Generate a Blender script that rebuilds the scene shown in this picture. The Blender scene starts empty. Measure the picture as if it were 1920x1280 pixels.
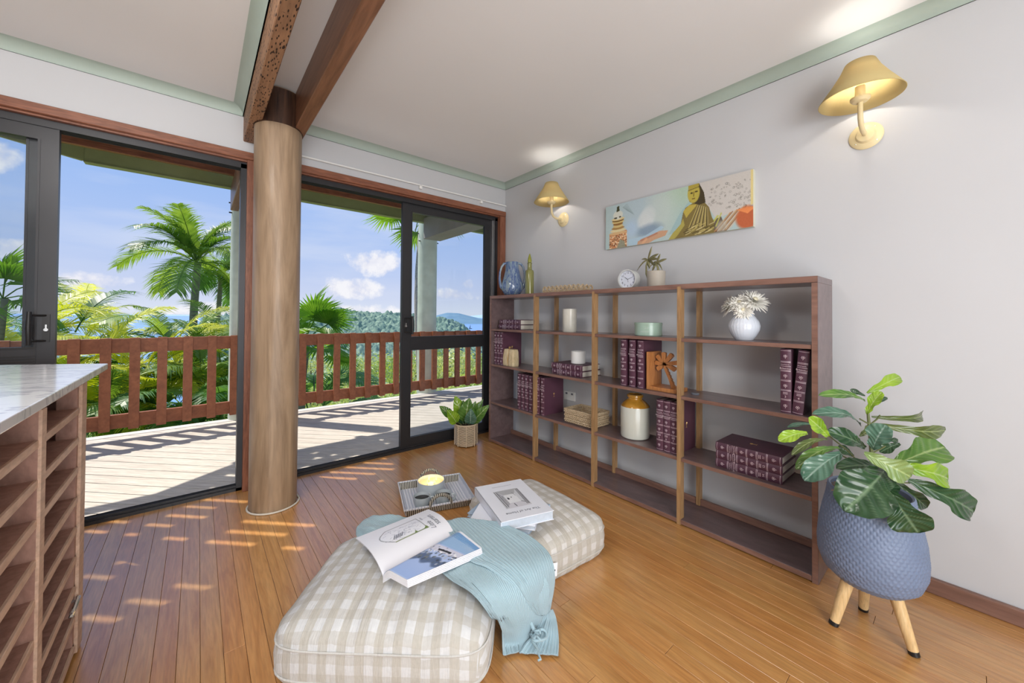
import bpy, bmesh, math, random
import numpy as np
from mathutils import Vector, Matrix, noise
random.seed(7)
S = bpy.context.scene
COL = S.collection
PI = math.pi
R = math.radians

# ------------------------------------------------------------------ camera
YAW, PIT, ROL = .6922, .0121, .0073
FPX, CX, CY, CAMZ = 709.04, 960., 584.2, 1.12
_s, _c = math.sin, math.cos
FW = Vector((_s(YAW)*_c(PIT), _c(YAW)*_c(PIT), _s(PIT)))
UP = Vector((-_s(YAW)*_s(PIT), -_c(YAW)*_s(PIT), _c(PIT)))
RT = Vector((_c(YAW), -_s(YAW), 0))
R2 = RT*_c(ROL)+UP*_s(ROL)
U2 = -RT*_s(ROL)+UP*_c(ROL)
cd = bpy.data.cameras.new('camera')
cam = bpy.data.objects.new('camera', cd)
COL.objects.link(cam)
cam.matrix_world = Matrix(((R2.x, U2.x, -FW.x, 0), (R2.y, U2.y, -FW.y, 0), (R2.z, U2.z, -FW.z, CAMZ), (0, 0, 0, 1)))
cd.sensor_width = 36
cd.lens = FPX/1920*36
cd.shift_y = (CY-640)/1920
cd.clip_start = .02
cd.clip_end = 60000
S.camera = cam
S.view_settings.view_transform = 'Standard'
S.view_settings.look = 'None'
S.view_settings.gamma = 1
S.view_settings.use_curve_mapping = False
S.view_settings.exposure = 0.0


def ray(u, v):
    return FW+R2*((u-CX)/FPX)+U2*((CY-v)/FPX)


def at(u, v, dep):
    """world point seen at (u, v) at a given distance along the view axis"""
    return Vector((0, 0, CAMZ))+ray(u, v)*dep


def onz(u, v, z=0.):
    D = ray(u, v)
    return Vector((0, 0, CAMZ))+D*((z-CAMZ)/D.z)


def onx(u, v, x):
    D = ray(u, v)
    return Vector((0, 0, CAMZ))+D*(x/D.x)


def ony(u, v, y):
    D = ray(u, v)
    return Vector((0, 0, CAMZ))+D*(y/D.y)


def lin(c):
    return tuple(((x/255)/12.92 if x/255 <= .04045 else ((x/255+.055)/1.055)**2.4) for x in c)


# ------------------------------------------------------------------ world
W = bpy.data.worlds.new('sky')
S.world = W
W.use_nodes = True
nt = W.node_tree
nt.nodes.clear()


def nd(t, ty, **k):
    n = t.nodes.new(ty)
    for a, b in k.items():
        setattr(n, a, b)
    return n


def mth(t, op, a, b=None, clamp=False):
    n = nd(t, 'ShaderNodeMath', operation=op, use_clamp=clamp)
    for i, x in enumerate((a, b)):
        if x is None:
            continue
        if isinstance(x, (int, float)):
            n.inputs[i].default_value = x
        else:
            t.links.new(x, n.inputs[i])
    return n.outputs[0]


def ramp(t, src, stops, interp='LINEAR'):
    n = nd(t, 'ShaderNodeValToRGB')
    n.color_ramp.interpolation = interp
    e = n.color_ramp.elements
    while len(e) < len(stops):
        e.new(.5)
    for i, (p, c) in enumerate(stops):
        e[i].position = p
        e[i].color = (*c, 1)
    if src is not None:
        t.links.new(src, n.inputs[0])
    return n.outputs[0]


def mixc(t, f, a, b, mode='MIX'):
    n = nd(t, 'ShaderNodeMix', data_type='RGBA', blend_type=mode)
    for i, x in ((0, f), (6, a), (7, b)):
        if isinstance(x, (int, float)):
            n.inputs[i].default_value = x
        elif isinstance(x, tuple):
            n.inputs[i].default_value = (*x[:3], 1)
        else:
            t.links.new(x, n.inputs[i])
    return n.outputs[2]


tc = nd(nt, 'ShaderNodeTexCoord').outputs['Generated']
sp = nd(nt, 'ShaderNodeSeparateXYZ')
nt.links.new(tc, sp.inputs[0])
hz = mth(nt, 'SQRT', mth(nt, 'ADD', mth(nt, 'MULTIPLY', sp.outputs[0], sp.outputs[0]), mth(nt, 'MULTIPLY', sp.outputs[1], sp.outputs[1])))
el = mth(nt, 'ARCTAN2', sp.outputs[2], hz)
az = mth(nt, 'ARCTAN2', sp.outputs[0], sp.outputs[1])
base = ramp(nt, mth(nt, 'ADD', mth(nt, 'MULTIPLY', el, .7), .2), [(0, (.16, .2, .12)), (.19, (.3, .36, .3)), (.2, lin((222, 230, 245))), (.235, lin((203, 214, 242))), (.3, lin((178, 201, 244))), (.42, lin((150, 186, 243))), (1, lin((100, 150, 232)))])
mp = nd(nt, 'ShaderNodeMapping')
mp.inputs['Scale'].default_value = (1.4, 1.4, 7)
nt.links.new(tc, mp.inputs[0])
n1 = nd(nt, 'ShaderNodeTexNoise')
n1.inputs['Scale'].default_value = 1.7
n1.inputs['Detail'].default_value = 6
nt.links.new(mp.outputs[0], n1.inputs[0])
cirrus = ramp(nt, n1.outputs[0], [(.47, (0, 0, 0)), (.72, (.75, .75, .75))])
sky = mixc(nt, cirrus, base, lin((215, 224, 245)))
n2 = nd(nt, 'ShaderNodeTexNoise')
n2.inputs['Scale'].default_value = 16
n2.inputs['Detail'].default_value = 7
n2.inputs['Roughness'].default_value = .6
nt.links.new(tc, n2.inputs[0])
puff = n2.outputs[0]
tot = None
for (u, v, ru, rv) in [(707, 494, 47, 20), (655, 541, 52, 17), (165, 526, 60, 15), (35, 470, 44, 20), (4, 292, 34, 26), (878, 533, 15, 9), (850, 552, 40, 10), (560, 585, 200, 14), (1300, 420, 120, 40), (1700, 300, 160, 60), (-300, 420, 120, 40)]:
    D = ray(u, v)
    a0, e0 = math.atan2(D.x, D.y), math.atan2(D.z, math.hypot(D.x, D.y))
    D1, D2 = ray(u+ru, v), ray(u, v-rv)
    ra = abs(math.atan2(D1.x, D1.y)-a0)
    re = abs(math.atan2(D2.z, math.hypot(D2.x, D2.y))-e0)
    A = mth(nt, 'DIVIDE', mth(nt, 'SUBTRACT', az, a0), ra)
    B = mth(nt, 'DIVIDE', mth(nt, 'SUBTRACT', el, e0), re)
    q = mth(nt, 'SUBTRACT', 1.35, mth(nt, 'ADD', mth(nt, 'MULTIPLY', A, A), mth(nt, 'MULTIPLY', B, B)))
    q = mth(nt, 'ADD', q, mth(nt, 'MULTIPLY', mth(nt, 'SUBTRACT', puff, .5), 7.5))
    q = mth(nt, 'MULTIPLY', q, .8, clamp=True)
    tot = q if tot is None else mth(nt, 'MAXIMUM', tot, q)
shade = mixc(nt, ramp(nt, puff, [(.35, (0, 0, 0)), (.6, (1, 1, 1))]), lin((214, 216, 236)), lin((250, 249, 252)))
sky = mixc(nt, mth(nt, 'MULTIPLY', tot, .9), sky, shade)
bg = nd(nt, 'ShaderNodeBackground')
bg.inputs[1].default_value = 1.0
nt.links.new(sky, bg.inputs[0])
nt.links.new(bg.outputs[0], nd(nt, 'ShaderNodeOutputWorld').inputs[0])

# ------------------------------------------------------------------ lights
SUNK = (.405, -.53)          # sideways travel of the sunlight per metre of fall


def lamp(kind, name, energy, col, **k):
    l = bpy.data.lights.new(name, kind)
    l.energy = energy
    l.color = col
    for a, b in k.items():
        setattr(l, a, b)
    o = bpy.data.objects.new(name, l)
    COL.objects.link(o)
    return o


sun = lamp('SUN', 'sun', 5.4, (1, .93, .82), angle=R(.5))
sun.rotation_euler = Vector((SUNK[0], SUNK[1], -1)).to_track_quat('-Z', 'Y').to_euler()
a1 = lamp('AREA', 'room_fill', 66, (1, .985, .97), shape='RECTANGLE', size=1.5, size_y=1.3)  # added fill behind the camera, not a fixture of the room
a1.location = (-.3, -2.0, 1.75)
a1.rotation_euler = Vector((.3, 1., -.2)).to_track_quat('-Z', 'Y').to_euler()
a3 = lamp('AREA', 'floor_fill', 34, (1, .97, .93), shape='RECTANGLE', size=.7, size_y=.7)  # added overhead fill that brightens the floor on the left
a3.location = (-.6, 1.2, 2.41)
a3.rotation_euler = Vector((.1, .35, -1)).to_track_quat('-Z', 'Y').to_euler()
a2 = lamp('AREA', 'ceiling_fill', 80, (.88, .95, 1), shape='RECTANGLE', size=2.4, size_y=2.2)  # added upward fill that brightens the ceiling
a2.location = (-.05, -1.4, .5)
a2.rotation_euler = Vector((.12, .95, .85)).to_track_quat('-Z', 'Y').to_euler()

# ------------------------------------------------------------------ helpers


def setup(name, rough=.5, metal=0, coat=0, ior=1.45):
    m = bpy.data.materials.new(name)
    m.use_nodes = True
    b = m.node_tree.nodes['Principled BSDF']
    b.inputs['Roughness'].default_value = rough
    b.inputs['Metallic'].default_value = metal
    b.inputs['Coat Weight'].default_value = coat
    b.inputs['Coat Roughness'].default_value = .12
    b.inputs['IOR'].default_value = ior
    return m, m.node_tree, b


def coords(t, scale=(1, 1, 1), rnd=False, rot=(0, 0, 0)):
    c = nd(t, 'ShaderNodeTexCoord').outputs['Object']
    if rnd:
        oi = nd(t, 'ShaderNodeObjectInfo')
        a = nd(t, 'ShaderNodeVectorMath', operation='SCALE')
        cx = nd(t, 'ShaderNodeCombineXYZ')
        for i in range(3):
            t.links.new(oi.outputs['Random'], cx.inputs[i])
        t.links.new(cx.outputs[0], a.inputs[0])
        a.inputs['Scale'].default_value = 37.
        b = nd(t, 'ShaderNodeVectorMath', operation='ADD')
        t.links.new(c, b.inputs[0])
        t.links.new(a.outputs[0], b.inputs[1])
        c = b.outputs[0]
    m = nd(t, 'ShaderNodeMapping')
    m.inputs['Scale'].default_value = scale
    m.inputs['Rotation'].default_value = rot
    t.links.new(c, m.inputs[0])
    return m.outputs[0]


def tnoise(t, vec, scale=5, detail=4, rough=.5, dist=0):
    n = nd(t, 'ShaderNodeTexNoise')
    n.inputs['Scale'].default_value = scale
    n.inputs['Detail'].default_value = detail
    n.inputs['Roughness'].default_value = rough
    n.inputs['Distortion'].default_value = dist
    t.links.new(vec, n.inputs[0])
    return n.outputs[0]


def bump(t, b, h, strength=.3, dist=.002):
    n = nd(t, 'ShaderNodeBump')
    n.inputs['Strength'].default_value = strength
    n.inputs['Distance'].default_value = dist
    t.links.new(h, n.inputs['Height'])
    t.links.new(n.outputs[0], b.inputs['Normal'])


def plain(name, c, rough=.5, metal=0, var=.06, scale=8, bmp=0, bscale=60, coat=0):
    m, t, b = setup(name, rough, metal, coat)
    l = lin(c)
    v = coords(t)
    f = tnoise(t, v, scale, 3)
    col = ramp(t, f, [(.3, tuple(x*(1-var) for x in l)), (.7, tuple(min(1, x*(1+var)) for x in l))])
    t.links.new(col, b.inputs['Base Color'])
    if bmp:
        bump(t, b, tnoise(t, v, bscale, 3), bmp, .001)
    return m


def wood(name, c1, c2, grain=(3, 3, .4), rough=.45, coat=.0, scale=9, rnd=True, wear=None, bmp=.15, huevar=0):
    m, t, b = setup(name, rough, 0, coat)
    v = coords(t, grain, rnd)
    f = tnoise(t, v, scale, 6, .62, 1.2)
    col = ramp(t, f, [(.28, lin(c1)), (.72, lin(c2))])
    f2 = tnoise(t, v, scale*4, 3, .5, .3)
    col = mixc(t, .35, col, ramp(t, f2, [(.3, (.45, .45, .45)), (.6, (1, 1, 1))]), 'MULTIPLY')
    if huevar:
        oi = nd(t, 'ShaderNodeObjectInfo').outputs['Random']
        col = mixc(t, mth(t, 'MULTIPLY', oi, huevar), col, (.95, .62, .36), 'MULTIPLY')
    if wear:
        w = tnoise(t, coords(t, (1, 1, 1), rnd), wear[1], 8, .7, .6)
        k = ramp(t, w, [(wear[2], (0, 0, 0)), (wear[2]+.04, (1, 1, 1))])
        col = mixc(t, k, col, lin(wear[0]))
    t.links.new(col, b.inputs['Base Color'])
    bump(t, b, f, bmp, .002)
    return m


def emis(name, c, s):
    m, t, b = setup(name)
    b.inputs['Base Color'].default_value = (*lin(c), 1)
    b.inputs['Emission Color'].default_value = (*lin(c), 1)
    b.inputs['Emission Strength'].default_value = s
    return m


def leafy(name, c1, c2, trans=.45, rough=.4, scale=4, veins=False):
    m, t, b = setup(name, rough)
    v = coords(t, rnd=True)
    oi = nd(t, 'ShaderNodeObjectInfo').outputs['Random']
    f = tnoise(t, v, scale, 3)
    f = mth(t, 'ADD', mth(t, 'MULTIPLY', f, .7), mth(t, 'MULTIPLY', oi, .3))
    col = ramp(t, f, [(.3, lin(c1)), (.68, lin(c2))])
    t.links.new(col, b.inputs['Base Color'])
    tr = nd(t, 'ShaderNodeBsdfTranslucent')
    t.links.new(mixc(t, 1., col, (1.4, 1.4, .6), 'MULTIPLY'), tr.inputs[0])
    mx = nd(t, 'ShaderNodeMixShader')
    mx.inputs[0].default_value = trans
    t.links.new(b.outputs[0], mx.inputs[1])
    t.links.new(tr.outputs[0], mx.inputs[2])
    t.links.new(mx.outputs[0], t.nodes['Material Output'].inputs[0])
    return m


def vcol(name, rough=.5, coat=0):
    m, t, b = setup(name, rough, 0, coat)
    a = nd(t, 'ShaderNodeAttribute', attribute_name='print')
    t.links.new(a.outputs[0], b.inputs['Base Color'])
    return m


def tag(o, label=None, cat=None, group=None, kind=None):
    if label:
        o['label'] = label
    if cat:
        o['category'] = cat
    if group:
        o['group'] = group
    if kind:
        o['kind'] = kind
    return o


def thing(name, label=None, cat=None, loc=(0, 0, 0), rot=(0, 0, 0), group=None, kind=None):
    o = bpy.data.objects.new(name, None)
    o.empty_display_size = .05
    COL.objects.link(o)
    o.location = loc
    o.rotation_euler = rot
    return tag(o, label, cat, group, kind)


def link(name, me, parent=None):
    o = bpy.data.objects.new(name, me)
    COL.objects.link(o)
    if parent is not None:
        o.parent = parent
    return o


class MB:
    def __init__(s):
        s.v, s.f, s.m = [], [], []

    def add(s, vs, fs, mi=0):
        n = len(s.v)
        s.v += [tuple(x) for x in vs]
        s.f += [tuple(i+n for i in f) for f in fs]
        s.m += [mi]*len(fs)
        return s

    def box(s, x0, x1, y0, y1, z0, z1, mi=0, M=None):
        vs = [Vector((x, y, z)) for z in (z0, z1) for y in (y0, y1) for x in (x0, x1)]
        if M is not None:
            vs = [M @ q for q in vs]
        return s.add(vs, [(0, 2, 3, 1), (4, 5, 7, 6), (0, 1, 5, 4), (2, 6, 7, 3), (0, 4, 6, 2), (1, 3, 7, 5)], mi)

    def bbox(s, x0, x1, y0, y1, z0, z1, b=.002, mi=0, M=None):
        """box with chamfered top and bottom edges"""
        def ring(z, d):
            return [Vector(q) for q in ((x0+d, y0+d, z), (x1-d, y0+d, z), (x1-d, y1-d, z), (x0+d, y1-d, z))]
        vs = ring(z0, b)+ring(z0+b, 0)+ring(z1-b, 0)+ring(z1, b)
        if M is not None:
            vs = [M @ q for q in vs]
        fs = [(3, 2, 1, 0), (12, 13, 14, 15)]
        for k in range(3):
            for i in range(4):
                j = (i+1) % 4
                fs.append((k*4+i, k*4+j, k*4+4+j, k*4+4+i))
        return s.add(vs, fs, mi)

    def prism(s, poly, z0, z1, mi=0, M=None):
        n = len(poly)
        vs = [Vector((x, y, z)) for z in (z0, z1) for x, y in poly]
        if M is not None:
            vs = [M @ q for q in vs]
        return s.add(vs, [tuple(range(n-1, -1, -1)), tuple(range(n, 2*n))]+[(i, (i+1) % n, n+(i+1) % n, n+i) for i in range(n)], mi)

    def lathe(s, prof, n=32, c=(0, 0, 0), mi=0, fn=None, M=None, caps=True):
        vs = []
        for k, (r, z) in enumerate(prof):
            for i in range(n):
                a = 2*PI*i/n
                rr = r*(fn(a, k, z) if fn else 1)
                q = Vector((c[0]+rr*math.cos(a), c[1]+rr*math.sin(a), c[2]+z))
                vs.append(M @ q if M is not None else q)
        fs = []
        for k in range(len(prof)-1):
            for i in range(n):
                j = (i+1) % n
                fs.append((k*n+i, k*n+j, (k+1)*n+j, (k+1)*n+i))
        if caps:
            fs.append(tuple(range(n-1, -1, -1)))
            fs.append(tuple((len(prof)-1)*n+i for i in range(n)))
        return s.add(vs, fs, mi)

    def tube(s, pts, rad, n=8, mi=0, closed=False, caps=True):
        pts = [Vector(p) for p in pts]
        if isinstance(rad, (int, float)):
            rad = [rad]*len(pts)
        vs = []
        prev = None
        N = len(pts)
        for k, p in enumerate(pts):
            if closed:
                d = pts[(k+1) % N]-pts[k-1]
            else:
                d = pts[min(k+1, N-1)]-pts[max(k-1, 0)]
            d.normalize()
            a = Vector((0, 0, 1)) if prev is None else prev
            if abs(a.dot(d)) > .97 and prev is None:
                a = Vector((1, 0, 0))
            a = (a-d*a.dot(d)).normalized()
            prev = a
            b = d.cross(a)
            for i in range(n):
                t = 2*PI*i/n
                vs.append(p+(a*math.cos(t)+b*math.sin(t))*rad[k])
        fs = []
        for k in range(N if closed else N-1):
            k2 = (k+1) % N
            for i in range(n):
                j = (i+1) % n
                fs.append((k*n+i, k*n+j, k2*n+j, k2*n+i))
        if caps and not closed:
            fs.append(tuple(range(n-1, -1, -1)))
            fs.append(tuple((N-1)*n+i for i in range(n)))
        return s.add(vs, fs, mi)

    def grid(s, P, mi=0):
        """P[j][i] rows of points"""
        h, w = len(P), len(P[0])
        return s.add([p for r in P for p in r], [(j*w+i, j*w+i+1, (j+1)*w+i+1, (j+1)*w+i) for j in range(h-1) for i in range(w-1)], mi)

    def blob(s, c, r, mi=0, n=6, m=4, M=None):
        r = (r, r, r) if isinstance(r, (int, float)) else r
        vs = []
        for k in range(1, m):
            ph = PI*k/m
            for i in range(n):
                a = 2*PI*i/n
                vs.append(Vector((r[0]*math.sin(ph)*math.cos(a), r[1]*math.sin(ph)*math.sin(a), r[2]*math.cos(ph))))
        vs += [Vector((0, 0, r[2])), Vector((0, 0, -r[2]))]
        if M is not None:
            vs = [M @ q for q in vs]
        vs = [q+Vector(c) for q in vs]
        fs = []
        for k in range(m-2):
            for i in range(n):
                j = (i+1) % n
                fs.append((k*n+i, (k+1)*n+i, (k+1)*n+j, k*n+j))
        T, Bt = len(vs)-2, len(vs)-1
        for i in range(n):
            j = (i+1) % n
            fs.append((T, i, j))
            fs.append((Bt, (m-2)*n+j, (m-2)*n+i))
        return s.add(vs, fs, mi)

    def mesh(s, name, mats, smooth=False, ang=38):
        me = bpy.data.meshes.new(name)
        me.from_pydata(s.v, [], s.f)
        if not isinstance(mats, (list, tuple)):
            mats = [mats]
        for m in mats:
            me.materials.append(m)
        if len(mats) > 1:
            me.polygons.foreach_set('material_index', s.m)
        if smooth:
            me.polygons.foreach_set('use_smooth', [True]*len(me.polygons))
            me.update()
            me.set_sharp_from_angle(angle=R(ang))
        me.update()
        return me

    def build(s, name, mats, parent=None, smooth=False, bevel=0, ang=38):
        o = link(name, s.mesh(name, mats, smooth, ang), parent)
        if bevel:
            b = o.modifiers.new('bevel', 'BEVEL')
            b.width = bevel
            b.segments = 2
            b.limit_method = 'ANGLE'
        return o


def text_mesh(txt, size, depth=.0004, font_shear=0, align='CENTER'):
    c = bpy.data.curves.new('txt', 'FONT')
    c.body = txt
    c.size = size
    c.extrude = depth
    c.shear = font_shear
    c.align_x = align
    c.align_y = 'CENTER'
    c.resolution_u = 3
    o = bpy.data.objects.new('txt', c)
    COL.objects.link(o)
    dg = bpy.context.evaluated_depsgraph_get()
    me = bpy.data.meshes.new_from_object(o.evaluated_get(dg))
    bpy.data.objects.remove(o)
    me.name = 'lettering'
    return me


def mb_text(mb, txt, size, M, mi=0, depth=.0004, shear=0, align='CENTER'):
    me = text_mesh(txt, size, depth, shear, align)
    mb.add([M @ v.co for v in me.vertices], [tuple(p.vertices) for p in me.polygons], mi)


def copy_tree(o, parent=None, loc=None, rot=None, kids=None):
    c = o.copy()
    COL.objects.link(c)
    if parent is not None:
        c.parent = parent
    if loc is not None:
        c.location = loc
    if rot is not None:
        c.rotation_euler = rot
    for ch in (kids if kids is not None else [q for q in bpy.data.objects if q.parent == o]):
        copy_tree(ch, c)
    return c



# ------------------------------------------------------------------ raster printing (flat artwork stored on vertices)


class Pic:
    def __init__(s, w, h, bg):
        s.w, s.h = w, h
        s.a = np.zeros((h, w, 3)) + np.array(bg, float)
        s.X, s.Y = np.meshgrid((np.arange(w)+.5)/w, (np.arange(h)+.5)/h)

    def mask(s, m, c, al=1.):
        k = (np.clip(m, 0, 1)*al)[..., None]
        s.a = s.a*(1-k)+np.array(c, float)*k

    def ell(s, x, y, rx, ry, c, al=1., soft=.02, rot=0):
        dx, dy = s.X-x, (s.Y-y)
        ar = s.h/s.w
        dy2 = dy*ar
        ca, sa = math.cos(rot), math.sin(rot)
        p, q = dx*ca+dy2*sa, -dx*sa+dy2*ca
        d = np.sqrt((p/rx)**2+(q/(ry*ar))**2)
        s.mask((1-d)/max(soft, 1e-3)+.5, c, al)

    def ring(s, x, y, r, c, t=.002, al=1.):
        d = np.hypot(s.X-x, (s.Y-y)*s.h/s.w)
        s.mask(1-np.abs(d-r)/t, c, al)

    def poly(s, pts, c, al=1.):
        ins = np.zeros(s.X.shape, bool)
        n = len(pts)
        for i in range(n):
            x0, y0 = pts[i]
            x1, y1 = pts[(i+1) % n]
            if y0 == y1:
                continue
            k = ((s.Y < y0) != (s.Y < y1)) & (s.X < (x1-x0)*(s.Y-y0)/(y1-y0)+x0)
            ins ^= k
        s.mask(ins.astype(float), c, al)

    def line(s, x0, y0, x1, y1, c, t=.003, al=1.):
        ar = s.h/s.w
        dx, dy = x1-x0, (y1-y0)*ar
        L = max(1e-6, dx*dx+dy*dy)
        k = np.clip(((s.X-x0)*dx+(s.Y-y0)*ar*dy)/L, 0, 1)
        d = np.hypot(s.X-x0-k*dx, (s.Y-y0)*ar-k*dy)
        s.mask(1.4-d/t, c, al)

    def noise(s, amp, seed=1, cell=1, m=None):
        g = np.random.RandomState(seed).randn(s.h//cell+1, s.w//cell+1)
        g = np.kron(g, np.ones((cell, cell)))[:s.h, :s.w]*amp
        if m is not None:
            g = g*np.clip(m, 0, 1)
        s.a = s.a+g[..., None]

    def surf(s, name, fn, mat, parent=None, smooth=True):
        """fn(u,v) -> point; u,v in 0..1, v measured downward"""
        mb = MB()
        P = [[fn(i/(s.w-1), j/(s.h-1)) for i in range(s.w)] for j in range(s.h)]
        mb.grid(P)
        o = mb.build(name, mat, parent, smooth)
        at_ = o.data.color_attributes.new('print', 'FLOAT_COLOR', 'POINT')
        c = np.clip(s.a/255, 0, 1)
        c = np.where(c <= .04045, c/12.92, ((c+.055)/1.055)**2.4)
        buf = np.ones((s.h*s.w, 4))
        buf[:, :3] = c.reshape(-1, 3)
        at_.data.foreach_set('color', buf.ravel().astype(np.float32))
        return o


# ------------------------------------------------------------------ materials
M = {}
M['wall'] = plain('painted_wall', (200, 201, 204), .6, var=.015, scale=2, bmp=.05, bscale=200)
M['ceil'] = plain('ceiling_paint', (232, 232, 232), .7, var=.01, scale=2)
M['sage'] = plain('sage_paint', (172, 186, 176), .5, var=.03)
M['floor'] = wood('floor_timber', (180, 124, 62), (214, 164, 102), (7, .5, 7), .3, .55, 6, bmp=.04, huevar=.35)
_b = M['floor'].node_tree.nodes['Principled BSDF']
_b.inputs['Coat IOR'].default_value = 1.75
_b.inputs['Coat Weight'].default_value = .7
_b.inputs['Coat Roughness'].default_value = .28
_b.inputs['Specular IOR Level'].default_value = .9
M['under'] = plain('subfloor', (50, 32, 20), .9)
M['cedar'] = wood('cedar_trim', (112, 66, 48), (158, 102, 76), (5, 5, .6), .4, .15)
M['cedarh'] = wood('cedar_trim_long', (112, 66, 48), (158, 102, 76), (.6, 5, 5), .4, .15)
M['black'] = plain('black_aluminium', (52, 52, 55), .35, .3, var=.04)
M['blk2'] = plain('black_plastic', (30, 29, 30), .4)
M['chrome'] = plain('chrome', (205, 205, 205), .2, .9)
M['pole'] = wood('pole_timber', (132, 108, 84), (176, 150, 122), (3, 3, .3), .5, .1, 4, wear=((108, 78, 54), 2.2, .66))
M['beam1'] = wood('rough_beam', (124, 90, 66), (176, 132, 98), (5, .4, 5), .6, 0, 5, wear=((52, 28, 18), 26, .63), bmp=.9)
_t = M['beam1'].node_tree
_b = _t.nodes['Principled BSDF']
_vn = nd(_t, 'ShaderNodeTexVoronoi', feature='F1')
_vn.inputs['Scale'].default_value = 64
_vn.inputs['Randomness'].default_value = 1.
_t.links.new(coords(_t, (2.0, .5, 1.2), rot=(0, 0, .5)), _vn.inputs[0])
_nz = tnoise(_t, coords(_t, (4, 4, 4)), 3, 3)
_pit = mth(_t, 'GREATER_THAN', mth(_t, 'SUBTRACT', mth(_t, 'MULTIPLY', _nz, .62), _vn.outputs['Distance']), 0.)
_old = _b.inputs['Base Color'].links[0].from_socket
_t.links.new(mixc(_t, _pit, _old, lin((46, 24, 16))), _b.inputs['Base Color'])
bump(_t, _b, mth(_t, 'SUBTRACT', 1., _pit), 1., .012)
M['poledark'] = wood('stained_pole_top', (34, 20, 16), (92, 62, 44), (5, 5, .5), .5, .1, 5)
M['beam2'] = wood('smooth_beam', (112, 74, 52), (150, 104, 76), (5, .4, 5), .45, .1, 5)
M['deck'] = wood('deck_timber', (190, 180, 168), (226, 218, 206), (.6, 8, 8), .75, 0, 5, bmp=.3)
M['edge'] = wood('weathered_edge', (190, 188, 182), (225, 222, 216), (.6, 8, 8), .8, 0, 5)
M['rail'] = wood('stained_rail', (138, 80, 52), (168, 102, 68), (2, 2, 2), .5, 0, 5)
M['railtop'] = M['rail']
M['postpaint'] = plain('peeled_mint_paint', (200, 210, 196), .6, var=.12, scale=6)
M['green'] = plain('green_fascia', (148, 160, 110), .6, var=.05)
M['grey'] = plain('grey_soffit', (150, 146, 146), .7)
M['case'] = wood('bookcase_brown', (100, 82, 84), (124, 104, 104), (2, .6, 2), .32, .2, 4, wear=((186, 166, 158), 3.2, .735), bmp=.06)
M['casex'] = wood('bookcase_edge', (116, 84, 72), (148, 112, 98), (3, .5, 3), .4, .1, 5)
M['postw'] = wood('bookcase_post', (146, 112, 76), (186, 148, 104), (5, 5, .5), .4, .1)
M['pine'] = wood('cabinet_edge', (196, 160, 136), (222, 192, 168), (3, .7, 3), .5)
M['carc'] = wood('cabinet_inner', (150, 110, 96), (184, 144, 128), (2, 2, 1), .45)
M['white'] = plain('white_ceramic', (236, 236, 234), .25, var=.02)
M['whitem'] = plain('matt_white', (228, 228, 226), .6, var=.03)
M['cream'] = plain('cream_metal', (234, 216, 170), .4)
M['shade'] = None
M['leather'] = plain('burgundy_leather', (88, 54, 70), .42, var=.12, scale=6, bmp=.1, bscale=300)
M['gilt'] = plain('silver_gilt', (226, 206, 214), .35, .25, var=.04)
M['pages'] = plain('page_edges', (214, 208, 196), .8, var=.05, scale=40)
M['gold'] = plain('gold', (216, 180, 120), .3, .6)


def marble():
    m, t, b = setup('white_marble', .12, 0, .3)
    v = coords(t, (1, 2.6, 1), rot=(0, 0, .5))
    f = tnoise(t, v, 2.6, 7, .6, 2.2)
    col = ramp(t, f, [(.44, lin((228, 229, 233))), (.485, lin((188, 190, 198))), (.53, lin((230, 231, 235)))])
    t.links.new(col, b.inputs['Base Color'])
    return m


M['marble'] = marble()


def glass(name, tint=(1, 1, 1), fac=.05):
    m = bpy.data.materials.new(name)
    m.use_nodes = True
    t = m.node_tree
    t.nodes.remove(t.nodes['Principled BSDF'])
    tr = nd(t, 'ShaderNodeBsdfTransparent')
    tr.inputs[0].default_value = (*tint, 1)
    gl = nd(t, 'ShaderNodeBsdfGlossy')
    gl.inputs['Roughness'].default_value = .02
    fr = nd(t, 'ShaderNodeLayerWeight')
    fr.inputs[0].default_value = .5
    mx = nd(t, 'ShaderNodeMixShader')
    t.links.new(mth(t, 'ADD', mth(t, 'MULTIPLY', mth(t, 'POWER', fr.outputs[1], 4.), .45), fac*.5), mx.inputs[0])
    t.links.new(tr.outputs[0], mx.inputs[1])
    t.links.new(gl.outputs[0], mx.inputs[2])
    t.links.new(mx.outputs[0], t.nodes['Material Output'].inputs[0])
    return m


M['glass'] = glass('window_glass', (.94, .96, .97))


def shade_mat():
    m, t, b = setup('lamp_shade_fabric', .8)
    b.inputs['Base Color'].default_value = (*lin((208, 188, 132)), 1)
    tr = nd(t, 'ShaderNodeBsdfTranslucent')
    tr.inputs[0].default_value = (*lin((250, 214, 130)), 1)
    mx = nd(t, 'ShaderNodeMixShader')
    mx.inputs[0].default_value = .12
    t.links.new(b.outputs[0], mx.inputs[1])
    t.links.new(tr.outputs[0], mx.inputs[2])
    t.links.new(mx.outputs[0], t.nodes['Material Output'].inputs[0])
    return m


M['shade'] = shade_mat()
XW, YW, ZC, ZTOP = 2.34, 2.94, 2.377, 2.43

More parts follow.
